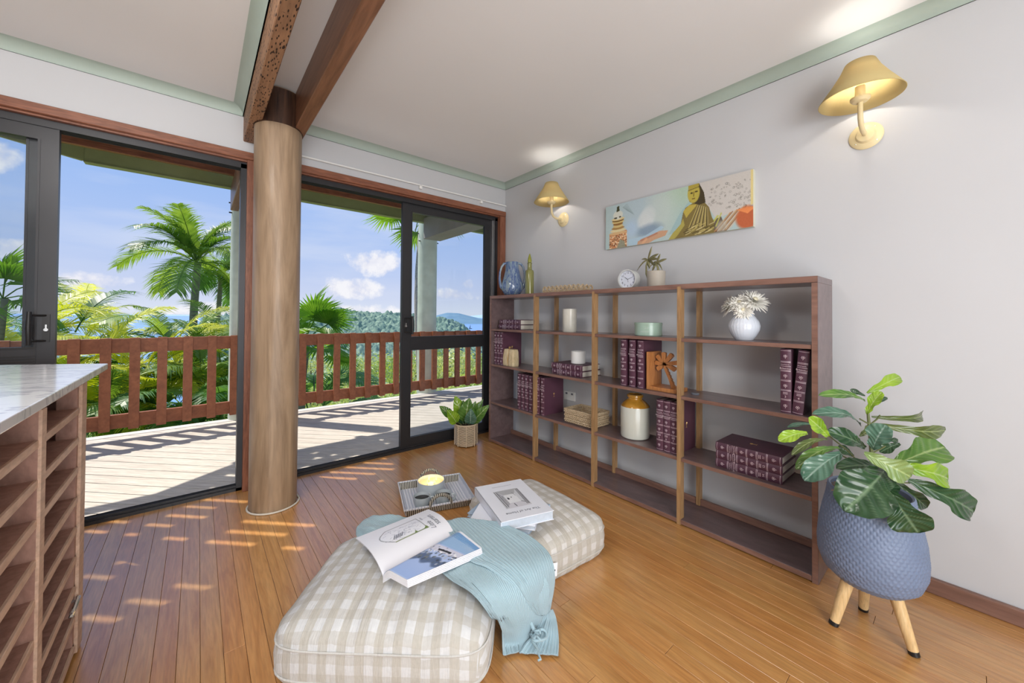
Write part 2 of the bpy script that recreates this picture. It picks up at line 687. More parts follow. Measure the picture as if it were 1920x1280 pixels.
# ================================================================== setting: room shell
fl = MB().box(-3.2, XW+.1, -3.2, 3.04, -.12, -.021).build('floor', M['under'])
tag(fl, 'honey coloured timber strip floor of the room', kind='structure')
bw = .0595
x = XW+.0
row = 0
while x > -1.9:
    y = 2.98
    while y > -3.1:
        L = random.choice((2.1, 2.9, 3.6, 1.5))*random.uniform(.8, 1.1)
        y0 = max(-3.15, y-L)
        m = MB().bbox(-bw/2+.0005, bw/2-.0005, -(y-y0)/2+.0006, (y-y0)/2-.0006, -.02, 0, .0007)
        o = m.build('floorboard', M['floor'], fl)
        o.location = (x-bw/2, (y+y0)/2, 0)
        y = y0
    x -= bw
    row += 1
MB().box(-3.2, x, -3.15, 2.98, -.02, 0).build('floorboard', M['floor'], fl)

tag(MB().box(-3.3, XW+.1, -3.3, 3.04, ZTOP, ZTOP+.12).build('ceiling', M['ceil']), 'flat white plasterboard ceiling', kind='structure')
tag(MB().box(XW, XW+.1, -3.3, 3.04, -.1, ZTOP).build('wall_right', M['wall']), 'pale grey-white wall behind the bookcase', kind='structure')
tag(MB().box(-3.3, -3.2, -3.3, 3.04, -.1, ZTOP).build('wall_left', M['wall']), 'white wall on the far left', kind='structure')
tag(MB().box(-3.2, XW, -3.3, -3.2, -.1, ZTOP).build('wall_front', M['wall']), 'white wall behind the viewer', kind='structure')
m = MB()
m.box(-3.2, XW, YW, 3.04, 2.115, ZTOP+.25)
m.box(.276, .50, YW, 3.04, -.1, 2.115)
m.box(2.332, XW, YW, 3.04, -.1, 2.115)
m.box(-3.2, -2.3, YW, 3.04, -.1, 2.115)
tag(m.build('wall_back', M['wall']), 'white wall around the two sliding doors', kind='structure')

# cornices (sage coves, triangular section)
ca = ZTOP-ZC


def cove(pts, name, label):
    """strip along a straight run; wall line a->b, inward normal n"""
    a, b, n = pts
    a, b, n = Vector((*a, 0)), Vector((*b, 0)), Vector((*n, 0))
    mb = MB()
    rows = []
    for k in range(7):
        t = k/6*PI/2
        off, z = ca*(1-math.cos(t)*1.0)*1.0, ZC+ca*math.sin(t)
        off = ca*(1-math.cos(t))
        rows.append([a+n*off+Vector((0, 0, z)), b+n*off+Vector((0, 0, z))])
    rows.insert(0, [a+n*.004+Vector((0, 0, ZC)), b+n*.004+Vector((0, 0, ZC))])
    rows.insert(0, [a+Vector((0, 0, ZC)), b+Vector((0, 0, ZC))])
    mb.grid(rows)
    return tag(mb.build(name, M['sage'], smooth=True), label, kind='structure')


cove(((XW, -3.2), (XW, YW), (-1, 0)), 'trim_1', 'sage green cornice along the right wall')
cove(((.205, YW), (-3.2, YW), (0, -1)), 'trim_2', 'sage green cornice above the left door')
cove(((XW, YW), (.49, YW), (0, -1)), 'trim_3', 'sage green cornice above the right door')
cove(((.203, -3.2), (.203, YW), (-1, 0)), 'trim_4', 'sage green cornice beside the rough beam')
m = MB()
m.bbox(XW-.022, XW, -3.2, .40, 0, .062, .004)
tag(m.build('baseboard_right', M['casex']), 'dark brown skirting board on the right wall', kind='structure')

# ceiling beams and the pole
b1 = MB().bbox(.205, .265, -3.2, YW, 2.22, ZTOP, .004).build('ceiling_beam', M['beam1'])
tag(b1, 'rough-hewn pitted timber beam on the left of the pole', 'beam')
b2 = MB().bbox(.425, .49, -3.2, YW, 2.22, ZTOP, .004).build('ceiling_beam', M['beam2'])
tag(b2, 'smooth reddish timber beam on the right of the pole', 'beam')
pt = thing('timber_pole', 'thick round natural timber pole standing between the sliding doors', 'column', (.357, 2.626, 0))
prof = [(.1225, i*2.42/30) for i in range(31)]


def pf(a, k, z):
    q = noise.noise(Vector((math.cos(a)*1.6, math.sin(a)*1.6, z*1.1)))
    return 1+.05*q+.012*noise.noise(Vector((math.cos(a)*5, math.sin(a)*5, z*.6)))-.012*(z/2.4)


MB().lathe(prof, 48, fn=pf).build('shaft', M['pole'], pt, True)
MB().lathe([(.1245, 2.215+.04*i) for i in range(6)], 48, fn=lambda a, k, z: pf(a, k, z)*1.012).build('stained_top', M['poledark'], pt, True)
MB().tube([(.131*math.cos(2*PI*i/40), .131*math.sin(2*PI*i/40), .006) for i in range(40)], .005, 6, closed=True).build('base_bead', M['pages'], pt, True)

# ------------------------------------------------------------------ sliding doors
YF0, YF1 = 2.965, 3.035


def sash(parent, x0, x1, y, mid=True, louv=False, st=.07, midz=(.83, .945)):
    t = .034
    m = MB()
    z0, z1 = .03, 2.065
    m.box(x0, x0+st, y, y+t, z0, z1)
    m.box(x1-st, x1, y, y+t, z0, z1)
    m.box(x0+st, x1-st, y, y+t, 1.992, z1)
    m.box(x0+st, x1-st, y, y+t, z0, .098)
    m.box(x0+st-.001, x0+st+.008, y-.003, y+.001, .098, 1.992)
    m.box(x1-st-.008, x1-st+.001, y-.003, y+.001, .098, 1.992)
    if mid:
        m.box(x0+st, x1-st, y, y+t, midz[0], midz[1])
    s = m.build('sash_frame', M['black'], parent)
    zz = ((.098, midz[0]), (midz[1], 1.992)) if mid else ((.098, 1.992),)
    for a, b in zz:
        MB().box(x0+st, x1-st, y+t*.5-.002, y+t*.5+.002, a, b).build('glass_pane', M['glass'], s)
    if louv:
        m = MB()
        for k in range(5):
            m.box(x0+st, x1-st, y-.004, y, midz[0]+.004+k*.013, midz[0]+.010+k*.013)
        m.box(x0+st, x1-st, y-.006, y, midz[1]-.006, midz[1]+.002)
        m.build('ribbed_vent', M['blk2'], s)
    return s


def pull(parent, x, y, z0, z1, side):
    m = MB()
    hx = x+side*.045
    m.tube([(hx, y-.045, z0), (hx, y-.052, (z0+z1)/2), (hx, y-.045, z1)], [.009, .0125, .009], 10)
    for z in (z0+.018, z1-.018):
        m.tube([(hx, y-.045, z), (x, y-.004, z)], .005, 8)
    m.box(x-.012, x+.014, y-.006, y, z0+.012, z1-.012)
    p = m.build('door_handle', M['blk2'], parent, True)
    m = MB()
    m.lathe([(.008, 0), (.008, .012)], 14, M=Matrix.Translation((x+.003, y-.006, (z0+z1)/2-.008)) @ Matrix.Rotation(PI/2, 4, 'X'))
    m.box(x+.0, x+.006, y-.016, y-.010, (z0+z1)/2-.004, (z0+z1)/2+.018)
    m.build('latch', M['chrome'], p, True)


def door(name, label, xl, xr, wl, wr):
    """xl/xr clear opening between black jambs; wl/wr timber widths"""
    d = thing(name, label, kind='structure')
    m = MB()
    m.bbox(xl-.03-wl, xr+.03+wr, 2.918, YW, 2.105, 2.153, .003)
    m.box(xl-.03, xr+.03, YW, YF0, 2.095, 2.115)
    m.build('head_architrave', M['cedarh'], d)
    for a, b in ((xl-.03-wl, xl-.03), (xr+.03, xr+.03+wr)):
        m = MB()
        m.bbox(a, b, 2.922, YW, 0, 2.105, .003)
        m.box(a+.0, b, YW, YF0, 0, 2.105)
        m.build('jamb_architrave', M['cedar'], d)
    m = MB()
    m.box(xl-.03, xr+.03, YF0, YF1, 2.085, 2.105)
    for y in (YF0, YF0+.022, YF0+.044, YF1-.004):
        m.box(xl-.03, xr+.03, y, y+.004, 2.058, 2.085)
    m.box(xl-.03, xl, YF0, YF1, 0, 2.085)
    m.box(xr, xr+.03, YF0, YF1, 0, 2.085)
    m.build('door_frame', M['black'], d)
    m = MB()
    m.box(xl-.03, xr+.03, YF0, YF1+.02, -.04, .018)
    for y in (YF0+.014, YF0+.03, YF0+.052):
        m.box(xl, xr, y, y+.003, .018, .032)
    m.build('sill_track', M['black'], d)
    return d


d1 = door('door_1', 'black aluminium sliding door on the left with its right half open', -2.2, .197, .024, .05)
s = sash(d1, -1.75, -.561, 2.972, louv=True, st=.062, midz=(.845, .948))
pull(s, -.592, 2.972, .962, 1.125, -1)
sash(d1, -1.9, -.637, 3.006, louv=False, st=.03, midz=(.845, .948))
d2 = door('door_2', 'black aluminium sliding door beside the bookcase with its panel to the right', .53, 2.236, .03, .066)
s = sash(d2, 1.293, 2.206, 2.985, st=.076, midz=(.828, .942))
pull(s, 1.322, 2.985, .965, 1.115, 1)
MB().box(2.206, 2.214, 2.97, 2.985, .03, 2.06).box(2.222, 2.228, 2.968, 2.985, .03, 2.06).build('jamb_channel', M['chrome'], d2)

ct = thing('curtain_track', 'slim white curtain rod fixed above the right sliding door', 'curtain rod', (1.42, 2.925, 2.212))
m = MB()
m.bbox(-.92, .915, -.008, .004, -.006, .006, .002)
m.tube([(-.92, -.009, -.004), (.915, -.009, -.004)], .003, 6)
m.build('rod', M['white'], ct)
for x in (0, .62):
    MB().box(x-.012, x+.012, -.006, .014, -.03, -.004).box(x-.004, x+.004, -.008, .0, -.012, .004).build('bracket', M['white'], ct)

# ------------------------------------------------------------------ outside: deck, railing, posts, roof
dk = MB().box(-3.4, 6.2, 3.05, 5.12, -.2, -.09).build('deck', M['under'])
tag(dk, 'weathered grey timber deck outside the doors', kind='structure')
e = Vector((1, -1)).normalized()
nn = Vector((1, 1)).normalized()
y0, y1 = 3.045, 5.15
t = (-3.4+y0)*.7071
while t < (6.2+y1)*.7071:
    w = .118
    # strip between t and t+w clipped to y0..y1 : x = t*sqrt2 - y
    r2 = math.sqrt(2)
    poly = [(t*r2-y0, y0), ((t+w-.006)*r2-y0, y0), ((t+w-.006)*r2-y1, y1), (t*r2-y1, y1)]
    c = Vector((sum(p[0] for p in poly)/4, sum(p[1] for p in poly)/4))
    if -3.6 < c.x < 6.3:
        Mr = Matrix.Rotation(PI/4, 4, 'Z')
        lp = [(Mr @ Vector((p[0]-c.x, p[1]-c.y, 0))).xy for p in poly]
        o = MB().prism([tuple(q) for q in lp], -.03, 0).build('deck_board', M['deck'], dk)
        o.location = (c.x, c.y, -.05)
        o.rotation_euler = (0, 0, -PI/4)
    t += w
MB().bbox(-3.4, 6.2, 5.152, 5.27, -.16, -.045, .004).build('edge_board', M['edge'], dk)


def railing(label, a, b, n, x0, first):
    t = thing('deck_railing', label, 'railing', (a[0], a[1], 0), (0, 0, math.atan2(b[1]-a[1], b[0]-a[0])))
    L = math.hypot(b[0]-a[0], b[1]-a[1])
    MB().bbox(0, L, 0, .04, .752, .885, .003).build('top_rail', M['rail'], t)
    MB().bbox(0, L, 0, .04, .052, .18, .003).build('bottom_rail', M['rail'], t)
    s = first
    me = None
    while s < L-.03:
        if me is None:
            me = MB().bbox(-.036, .036, -.038, 0, .04, .893, .004).mesh('baluster', M['rail'])
        o = link('baluster', me, t)
        o.location = (s, 0, 0)
        s += .1905
    return t


railing('reddish brown deck railing seen through the left door', (-3.0, 4.93), (.80, 5.10), 0, 0, .069)
railing('reddish brown deck railing seen through the right door', (.80, 5.10), (6.2, 4.90), 0, 0, .165)


def dpost(label, x, y, r, nm='deck_post'):
    t = thing(nm, label, 'post', (x, y, -.05))
    MB().lathe([(r*(1-.02*(i/14)), i*2.68/14) for i in range(15)], 28, fn=lambda a, k, z: 1+.035*noise.noise(Vector((math.cos(a)*2, math.sin(a)*2, z*1.5)))).build('shaft', M['postpaint'], t, True)
    m = MB()
    for k in range(2):
        m.tube([(-r-.02, -.03+.05*k, 2.3+.12*k), (r+.02, -.03+.05*k, 2.3+.12*k)], .008, 6)
    m.build('bolt', M['blk2'], t)
    return t


dpost('round deck post with peeling mint paint beside the timber pole', .375, 5.255, .11)
dpost('round grey-green deck post behind the glass of the right door', 2.71, 5.32, .145)


def rafter(label, x0, x1, z0, z1, mat):
    tag(MB().bbox(x0, x1, 3.05, 4.98, z0, z1, .005).build('roof_rafter', mat), label, 'beam')


rafter('brown rafter running out to the left deck post', .245, .315, 2.22, 2.46, M['beam2'])
rafter('grey rafter running out to the right deck post', 2.47, 2.74, 2.22, 2.52, M['grey'])
tag(MB().bbox(-3, 6.2, 4.70, 4.745, 2.515, 2.66, .003).build('trim_5', M['cedarh']), 'brown roof plate under the eaves', kind='structure')
m = MB()
m.bbox(-.8, 6.2, 4.985, 5.01, 2.465, 2.66, .003)
m.bbox(-.8, 6.2, 4.975, 5.05, 2.455, 2.468, .003)
Mt = Matrix.Translation((-.8, 4.985, 0)) @ Matrix.Rotation(math.atan2(-.57, -.82), 4, 'Z')
m.bbox(0, 3.4, -.02, .005, 2.465, 2.66, .003, M=Mt)
tag(m.build('trim_6', M['green']), 'olive green fascia board along the roof edge', kind='structure')

# unseen roof sheet over the deck, with added slots shaped to cast the sun patches
ZR = 2.64
pat = []


def P4(ox, oy, sc, l):
    for (xa, xb, ya, yb, tk) in l:
        pat.append((ox+xa/sc, oy+ya/sc, ox+xb/sc, oy+yb/sc, tk/sc, 0.))


P4(140, 820, 4, [(965, 1300, 465, 482, 16), (820, 1060, 518, 526, 12), (695, 980, 582, 600, 18), (540, 730, 652, 664, 18), (668, 840, 752, 764, 20), (990, 1350, 780, 802, 22), (1145, 1585, 702, 730, 22), (1255, 1800, 628, 660, 20), (1555, 1720, 826, 832, 22), (380, 472, 724, 730, 18), (80, 240, 700, 712, 18), (250, 408, 630, 634, 16), (300, 488, 938, 946, 22), (680, 800, 970, 976, 20), (1045, 1445, 1005, 1036, 28), (742, 1150, 1110, 1136, 30), (395, 822, 1222, 1254, 34), (60, 285, 1040, 1052, 28)])
P4(140, 1060, 4, [(60, 470, 385, 425, 40)])
P4(500, 780, 4, [(390, 675, 457, 470, 14), (475, 812, 418, 434, 12), (590, 950, 383, 398, 12), (728, 1010, 349, 361, 11), (862, 1050, 317, 325, 10), (978, 1050, 289, 293, 8), (838, 872, 484, 486, 12)])
rects = []
r2 = math.sqrt(.5)
for (ua, va, ub, vb, tk, z) in pat:
    A, B = onz(ua, va, 0), onz(ub, vb, 0)
    C = onz((ua+ub)/2, (va+vb)/2-tk/2, 0)
    D = onz((ua+ub)/2, (va+vb)/2+tk/2, 0)
    w = abs((C-D).dot(Vector((r2, r2, 0))))
    off = Vector((-SUNK[0]*ZR, -SUNK[1]*ZR, 0))
    A, B = A+off, B+off
    sa, sb = (A.x-A.y)*r2, (B.x-B.y)*r2
    tm = ((A.x+A.y)+(B.x+B.y))*.5*r2
    rects.append((min(sa, sb), max(sa, sb), tm-w/2, tm+w/2))
for (u, v, du, tk, y) in [(345, 0, 0, 0, 0)]:
    pass
for (ua, va, ub, vb, tk) in [(586, 848, 594, 848.5, 4), (680, 830, 690, 830.6, 4), (707, 825, 716, 825.5, 4), (735, 810, 748, 810.6, 4), (718, 832, 730, 832.8, 4), (408, 900, 430, 901, 4), (380, 912, 402, 913, 4), (425, 890, 446, 891, 4), (622, 852.5, 680, 856, 4), (590, 858.5, 650, 862, 4), (560, 875, 580, 876, 4)]:
    A, B = onz(ua, va, -.05), onz(ub, vb, -.05)
    C, D = onz((ua+ub)/2, (va+vb)/2-tk/2, -.05), onz((ua+ub)/2, (va+vb)/2+tk/2, -.05)
    w = abs((C-D).dot(Vector((r2, r2, 0))))
    off = Vector((-SUNK[0]*(ZR+.05), -SUNK[1]*(ZR+.05), 0))
    A, B = A+off, B+off
    sa, sb = (A.x-A.y)*r2, (B.x-B.y)*r2
    tm = ((A.x+A.y)+(B.x+B.y))*.5*r2
    rects.append((min(sa, sb), max(sa, sb), tm-w/2, tm+w/2))


def clip(poly, f):
    out = []
    for i in range(len(poly)):
        a, b = poly[i], poly[(i+1) % len(poly)]
        fa, fb = f(a), f(b)
        if fa >= 0:
            out.append(a)
        if (fa >= 0) != (fb >= 0):
            k = fa/(fa-fb)
            out.append((a[0]+(b[0]-a[0])*k, a[1]+(b[1]-a[1])*k))
    return out


ss = sorted(set([-9., 3.]+[round(q, 4) for r in rects for q in r[:2]]))
ts = sorted(set([-1., 9.]+[round(q, 4) for r in rects for q in r[2:]]))
m = MB()
for i in range(len(ss)-1):
    run = None
    cells = []
    for j in range(len(ts)-1):
        sm, tm = (ss[i]+ss[i+1])/2, (ts[j]+ts[j+1])/2
        hole = any(a-1e-5 < sm < b+1e-5 and c-1e-5 < tm < d+1e-5 for a, b, c, d in rects)
        if hole:
            if run is not None:
                cells.append((run, ts[j]))
                run = None
        elif run is None:
            run = ts[j]
    if run is not None:
        cells.append((run, ts[-1]))
    for (ta, tb) in cells:
        poly = [((s_+t_)*r2, (t_-s_)*r2) for s_, t_ in ((ss[i], ta), (ss[i+1], ta), (ss[i+1], tb), (ss[i], tb))]
        poly = clip(poly, lambda p: p[1]-3.03)
        poly = clip(poly, lambda p: 5.0-p[1]) if poly else poly
        poly = clip(poly, lambda p: 6.2-p[0]) if poly else poly
        poly = clip(poly, lambda p: .57*(p[0]+.8)-.82*(p[1]-4.99)) if poly else poly
        if len(poly) > 2:
            m.prism(poly, ZR, ZR+.004)
tag(m.build('deck_roof', M['grey']), 'grey roof sheet over the deck, slots cut to cast sun patches', kind='structure')

# ================================================================== bookcase
XB = 2.02
bc = thing('bookcase', 'long open brown timber bookcase with four bays against the right wall', 'bookcase', (0, 0, 0))
ZS = {'top': 1.302, 's1': 1.008, 's2': .694, 's3': .36, 'bot': .03}
YL, YR = 2.748, .406
XBK = 2.285


def board(name, x0, x1, y0, y1, z0, z1, lab=None):
    o = MB().bbox(x0, x1, y0, y1, z0, z1, .0015).build(name, M['case'], bc)
    f = MB().bbox(x0-.0035, x0+.0005, y0+.001, y1-.001, z0+.001, z1-.001, .001).build('edge_strip', M['casex'], o)
    return o


board('side_panel', XB, XBK, YL-.022, YL, 0, 1.274)
board('side_panel', XB, XBK, YR, YR+.022, 0, 1.274)
board('top_panel', XB, XBK, YR, YL, 1.274, ZS['top'])
for k in ('s1', 's2', 's3'):
    board('shelf', XB+.004, XBK-.01, YR+.022, YL-.022, ZS[k]-.02, ZS[k])
board('bottom_panel', XB, XBK, YR+.022, YL-.022, .006, ZS['bot'])
for i, y in enumerate((2.148, 1.578, .996)):
    m = MB()
    m.bbox(XB-.004, XB+.036, y, y+.021, .0, 1.29, .0015)
    for z in (.5, .93, 1.16):
        m.bbox(XB-.006, XB-.003, y+.003, y+.012, z-.11, z+.08, .001)
    m.build('front_post', M['postw'], bc)
    MB().bbox(XBK-.036, XBK-.004, y, y+.022, .03, 1.275, .0015).build('back_post', M['postw'], bc)
MB().bbox(XBK-.03, XBK-.012, YR+.022, YL-.022, .031, .066, .0015).build('back_rail', M['casex'], bc)

# ------------------------------------------------------------------ burgundy reference volumes
BH, BD, BT = .287, .215, .041


def make_book():
    t = thing('encyclopedia_volume')
    m = MB()
    n = 8
    sp = [(.004-.006*math.sin(PI*i/n), -BT/2+BT*i/n) for i in range(n+1)]
    outer = [(BD, -BT/2), (BD, -BT/2+.003), (.008, -BT/2+.003)]
    poly = [(BD, -BT/2)]+[(BD, -BT/2+.003), (.009, -BT/2+.003), (.009, BT/2-.003), (BD, BT/2-.003), (BD, BT/2)]+[(x, y) for x, y in reversed(sp)]
    m.prism(poly, 0, BH)
    m.build('cover', M['leather'], t, True, ang=30)
    MB().bbox(.009, BD-.006, -BT/2+.003, BT/2-.003, .004, BH-.004, .001).build('page_block', M['pages'], t)
    m = MB()

    def sx(y):
        return .004-.006*math.sin(PI*(y/BT+.5))-.0006

    def band(z, h=.0014):
        ys = [-.019+.038*i/6 for i in range(7)]
        m.grid([[Vector((sx(y), y, z)) for y in ys], [Vector((sx(y), y, z+h)) for y in ys]])
        m.grid([[Vector((sx(y)-.0004, y, z+h)) for y in ys], [Vector((sx(y)-.0004, y, z)) for y in ys]])
    for z in (.006, .056, .0605, .098, .1025, .142, .1465, .186, .1905, .2085, .226, .2305, .279):
        band(z)
    for z in (.032, .122, .1665, .255):
        Mt = Matrix.Translation((sx(0)-.0008, 0, z)) @ Matrix.Rotation(PI/2, 4, 'Y')
        for k in range(7):
            a = PI*.5+PI*2*k/7
            m.blob(Mt @ Vector((.0052*math.cos(a), .0062*math.sin(a), 0)), (.0008, .0016, .0022), n=5, m=3)
        m.blob(Mt @ Vector((0, 0, 0)), (.0008, .0026, .003), n=5, m=3)
        m.blob(Mt @ Vector((.009, 0, 0)), (.0008, .001, .003), n=5, m=3)
    m.build('gilding', M['gilt'], t)
    m = MB()
    Ms = Matrix.Translation((sx(0)-.0014, 0, .1995)) @ Matrix.Rotation(-PI/2, 4, 'Z') @ Matrix.Rotation(PI/2, 4, 'X')
    mb_text(m, 'Britannica', .0105, Ms)
    Ms = Matrix.Translation((sx(0)-.0014, 0, .2175)) @ Matrix.Rotation(-PI/2, 4, 'Z') @ Matrix.Rotation(PI/2, 4, 'X')
    mb_text(m, 'Encyclopædia', .006, Ms)
    m.build('spine_lettering', M['gilt'], t)
    m = MB()
    for sg in (1, -1):
        y = sg*(BT/2+.0003)
        for k in range(5):
            a = -.9+.45*k
            m.tube([(BD/2+.002*math.sin(a), y, BH*.52), (BD/2+.011*math.sin(a), y, BH*.52+.013*math.cos(a)+.002)], .0012, 5)
        m.tube([(BD/2, y, BH*.52-.014), (BD/2, y, BH*.52)], .0012, 5)
        m.tube([(BD/2-.008, y, BH*.52-.015), (BD/2+.008, y, BH*.52-.015)], .0012, 5)
    m.build('cover_emblem', M['gold'], t)
    return t


bk0 = make_book()
book_parts = [q for q in bpy.data.objects if q.parent == bk0]
used = [False]
nummesh = {}


def put_book(loc, rot, label, group, num=None, s=1.):
    if used[0]:
        b = copy_tree(bk0, kids=book_parts)
    else:
        b = bk0
        used[0] = True
    b.location = loc
    b.rotation_euler = rot
    b.scale = (1, s, s)
    tag(b, label, 'book', group)
    if num:
        if num not in nummesh:
            m = MB()
            Ms = Matrix.Translation((-.0035, 0, .072)) @ Matrix.Rotation(-PI/2, 4, 'Z') @ Matrix.Rotation(PI/2, 4, 'X')
            mb_text(m, num, .014, Ms)
            for z in (.084, .090):
                m.box(-.0036, -.003, -.009, .009, z, z+.0022)
            nummesh[num] = m.mesh('volume_number', M['gilt'])
        link('volume_number', nummesh[num], b)
    return b


XS = 2.046
g2r = 'burgundy volumes at the right end of the second shelf'
put_book((XS, .528, ZS['s2']), (0, 0, 0), 'upright burgundy volume with the number 3 beside the leaning one', g2r, '3')
put_book((XS, .4855, ZS['s2']), (R(5.2), 0, 0), 'burgundy volume leaning against the right end panel of the bookcase', g2r, '4')
g = 'upright burgundy volumes beside the wooden palm bookend'
for y, l in ((1.377, 'leftmost of the three upright burgundy volumes beside the wooden palm bookend'), (1.316, 'middle of the three upright burgundy volumes beside the wooden palm bookend'), (1.259, 'burgundy volume touching the back of the wooden palm bookend')):
    put_book((XS, y, ZS['s2']), (0, 0, 0), l, g)
g = 'upright burgundy volumes on the third shelf right of the stoneware jar'
for i, (y, l) in enumerate(((1.134, 'burgundy volume nearest the stoneware jar, leftmost of its three'), (1.092, 'middle of the three burgundy volumes right of the stoneware jar'), (1.050, 'burgundy volume half hidden by the bookcase post right of the stoneware jar'))):
    put_book((XS, y, ZS['s3']), (0, 0, 0), l, g, '567'[i])
g = 'row of six burgundy volumes on the third shelf at the left'
for y, l in ((2.374, 'first from the left of the six upright burgundy volumes on the lower left shelf'), (2.326, 'second from the left of the six upright burgundy volumes on the lower left shelf'), (2.279, 'third from the left of the six upright burgundy volumes on the lower left shelf'), (2.230, 'fourth from the left of the six upright burgundy volumes, just left of the post'), (2.150, 'fifth of the six upright burgundy volumes, just right of the post'), (2.096, 'last of the six upright burgundy volumes, showing its whole cover and gold emblem')):
    put_book((XS, y, ZS['s3']), (0, 0, 0), l, g)
g = 'burgundy volumes behind the stone ornament'
for y, l in ((2.698, 'upright burgundy volume against the left end panel on the second shelf'), (2.655, 'middle upright burgundy volume at the left end of the second shelf'), (2.612, 'upright burgundy volume directly behind the split stone ornament')):
    put_book((XS, y, ZS['s2']), (0, 0, 0), l, g)
RL = -PI/2
g = 'three burgundy volumes stacked flat on the right of the third shelf'
for k, (dy, dx, nm, l) in enumerate(((0, 0, '14', 'bottom burgundy volume of the flat stack of three at the right'), (-.001, .002, '12', 'middle burgundy volume of the flat stack of three at the right'), (.0, .0, '11', 'top burgundy volume of the flat stack of three at the right'))):
    put_book((XS+.01+dx, .545+dy, ZS['s3']+BT/2+k*(BT+.0005)), (RL, 0, 0), l, g, nm)
g = 'two volumes lying flat under the white cup'
for k, l in enumerate(('lower flat volume under the small white cup', 'upper flat volume carrying the small white cup')):
    put_book((XS+.012, 1.718, ZS['s2']+BT/2+k*(BT+.0005)), (RL, 0, R(1.5*k)), l, g)
g = 'two volumes lying flat on the top left shelf'
for k, l in enumerate(('lower flat volume on the top left shelf', 'upper flat volume on the top left shelf')):
    put_book((XS+.012, 2.378, ZS['s1']+BT/2+k*(BT+.0005)), (RL, 0, R(-1.5*k)), l, g)

# ------------------------------------------------------------------ things standing on the bookcase top
MV = {}


def glaze():
    m, t, b = setup('blue_drip_glaze', .12, 0, .6)
    v = coords(t, (26, 26, 2.4))
    f = tnoise(t, v, 1.6, 4, .6, .7)
    col = ramp(t, f, [(.34, lin((150, 160, 150))), (.45, lin((128, 148, 168))), (.55, lin((66, 88, 140))), (.68, lin((132, 152, 168)))])
    t.links.new(col, b.inputs['Base Color'])
    return m


MV['glaze'] = glaze()
v = thing('drip_glazed_vase', 'blue drip-glazed two-handled ceramic vase at the left end of the bookcase top', 'vase', (2.135, 2.575, ZS['top']), (0, 0, -YAW))
m = MB()
pr = [(.05, 0), (.07, .01), (.092, .045), (.097, .08), (.088, .125), (.072, .18), (.06, .235), (.055, .28), (.052, .298), (.047, .294), (.05, .26), (.055, .2), (.055, .03)]
m.lathe(pr, 36)
m.build('body', MV['glaze'], v, True, ang=60)
for sg in (-1, 1):
    pts = [(sg*.05, 0, .288), (sg*.074, 0, .283), (sg*.095, 0, .255), (sg*.108, 0, .21), (sg*.112, 0, .155), (sg*.107, 0, .11), (sg*.096, 0, .078), (sg*.082, 0, .055)]
    mm = MB().tube(pts, [.011, .012, .010, .009, .010, .013, .016, .012], 10)
    mm.build('handle', MV['glaze'], v, True)

M['olive'] = plain('olive_glass', (128, 128, 74), .2, coat=.4)
M['olive2'] = plain('olive_stopper', (136, 140, 50), .12, coat=.5)
t = thing('stoppered_bottle', 'slim olive green bottle with a pointed stopper beside the blue vase', 'bottle', (2.15, 2.364, ZS['top']))
MB().lathe([(.03, 0), (.0365, .006), (.0375, .05), (.037, .19), (.033, .205), (.021, .213), (.019, .22), (.019, .262), (.021, .264), (.021, .27), (.012, .27)], 28).build('body', M['olive'], t, True)
MB().lathe([(.010, .268), (.010, .272), (.0165, .275), (.0175, .29), (.013, .315), (.005, .342), (.001, .35)], 20).build('stopper', M['olive2'], t, True)

M['wick'] = wood('dry_seagrass', (150, 122, 88), (226, 206, 174), (9, 9, 9), .8, 0, 14)


def wicker(mb, x0, x1, y0, y1, z0, z1, rows, step=.016, r=.009, seed=1):
    rr = random.Random(seed)
    for k in range(rows):
        z = z0+(z1-z0)*(k+.5)/rows
        per = [((x0, y0), (x1, y0)), ((x1, y0), (x1, y1)), ((x1, y1), (x0, y1)), ((x0, y1), (x0, y0))]
        for (a, b) in per:
            L = math.hypot(b[0]-a[0], b[1]-a[1])
            n = int(L/step)
            ang = math.atan2(b[1]-a[1], b[0]-a[0])
            for i in range(n):
                q = (i+.5+(.5 if k % 2 else 0)*.9)/n
                q = min(q, .985)
                p = (a[0]+(b[0]-a[0])*q, a[1]+(b[1]-a[1])*q, z+rr.uniform(-.001, .001))
                Mt = Matrix.Rotation(ang, 4, 'Z') @ Matrix.Rotation(rr.choice((-1, 1))*rr.uniform(.3, .7) if 0 else (.55 if k % 2 else -.55), 4, 'Y')
                mb.blob(p, (step*.72, r*.55, (z1-z0)/rows*.42), n=6, m=4, M=Mt)


t = thing('wicker_tray', 'small seagrass tray with a looped rim on the bookcase top', 'tray', (2.16, 1.95, ZS['top']))
m = MB()
wicker(m, -.07, .07, -.19, .19, .0, .024, 2, .017)
m.box(-.068, .068, -.188, .188, .001, .006)
m.build('weave', M['wick'], t, True)
m = MB()
for i in range(9):
    for sx_ in (-.07, .07):
        y = -.17+i*.0425
        m.tube([(sx_+.0*0, y-.018*math.cos(a), .024+.026*math.sin(a)) for a in [PI*k/8 for k in range(9)]], .0055, 6)
for i in range(3):
    for sy in (-.19, .19):
        x = -.045+i*.045
        m.tube([(x-.018*math.cos(a), sy, .024+.026*math.sin(a)) for a in [PI*k/8 for k in range(9)]], .0055, 6)
m.build('looped_rim', M['wick'], t, True)

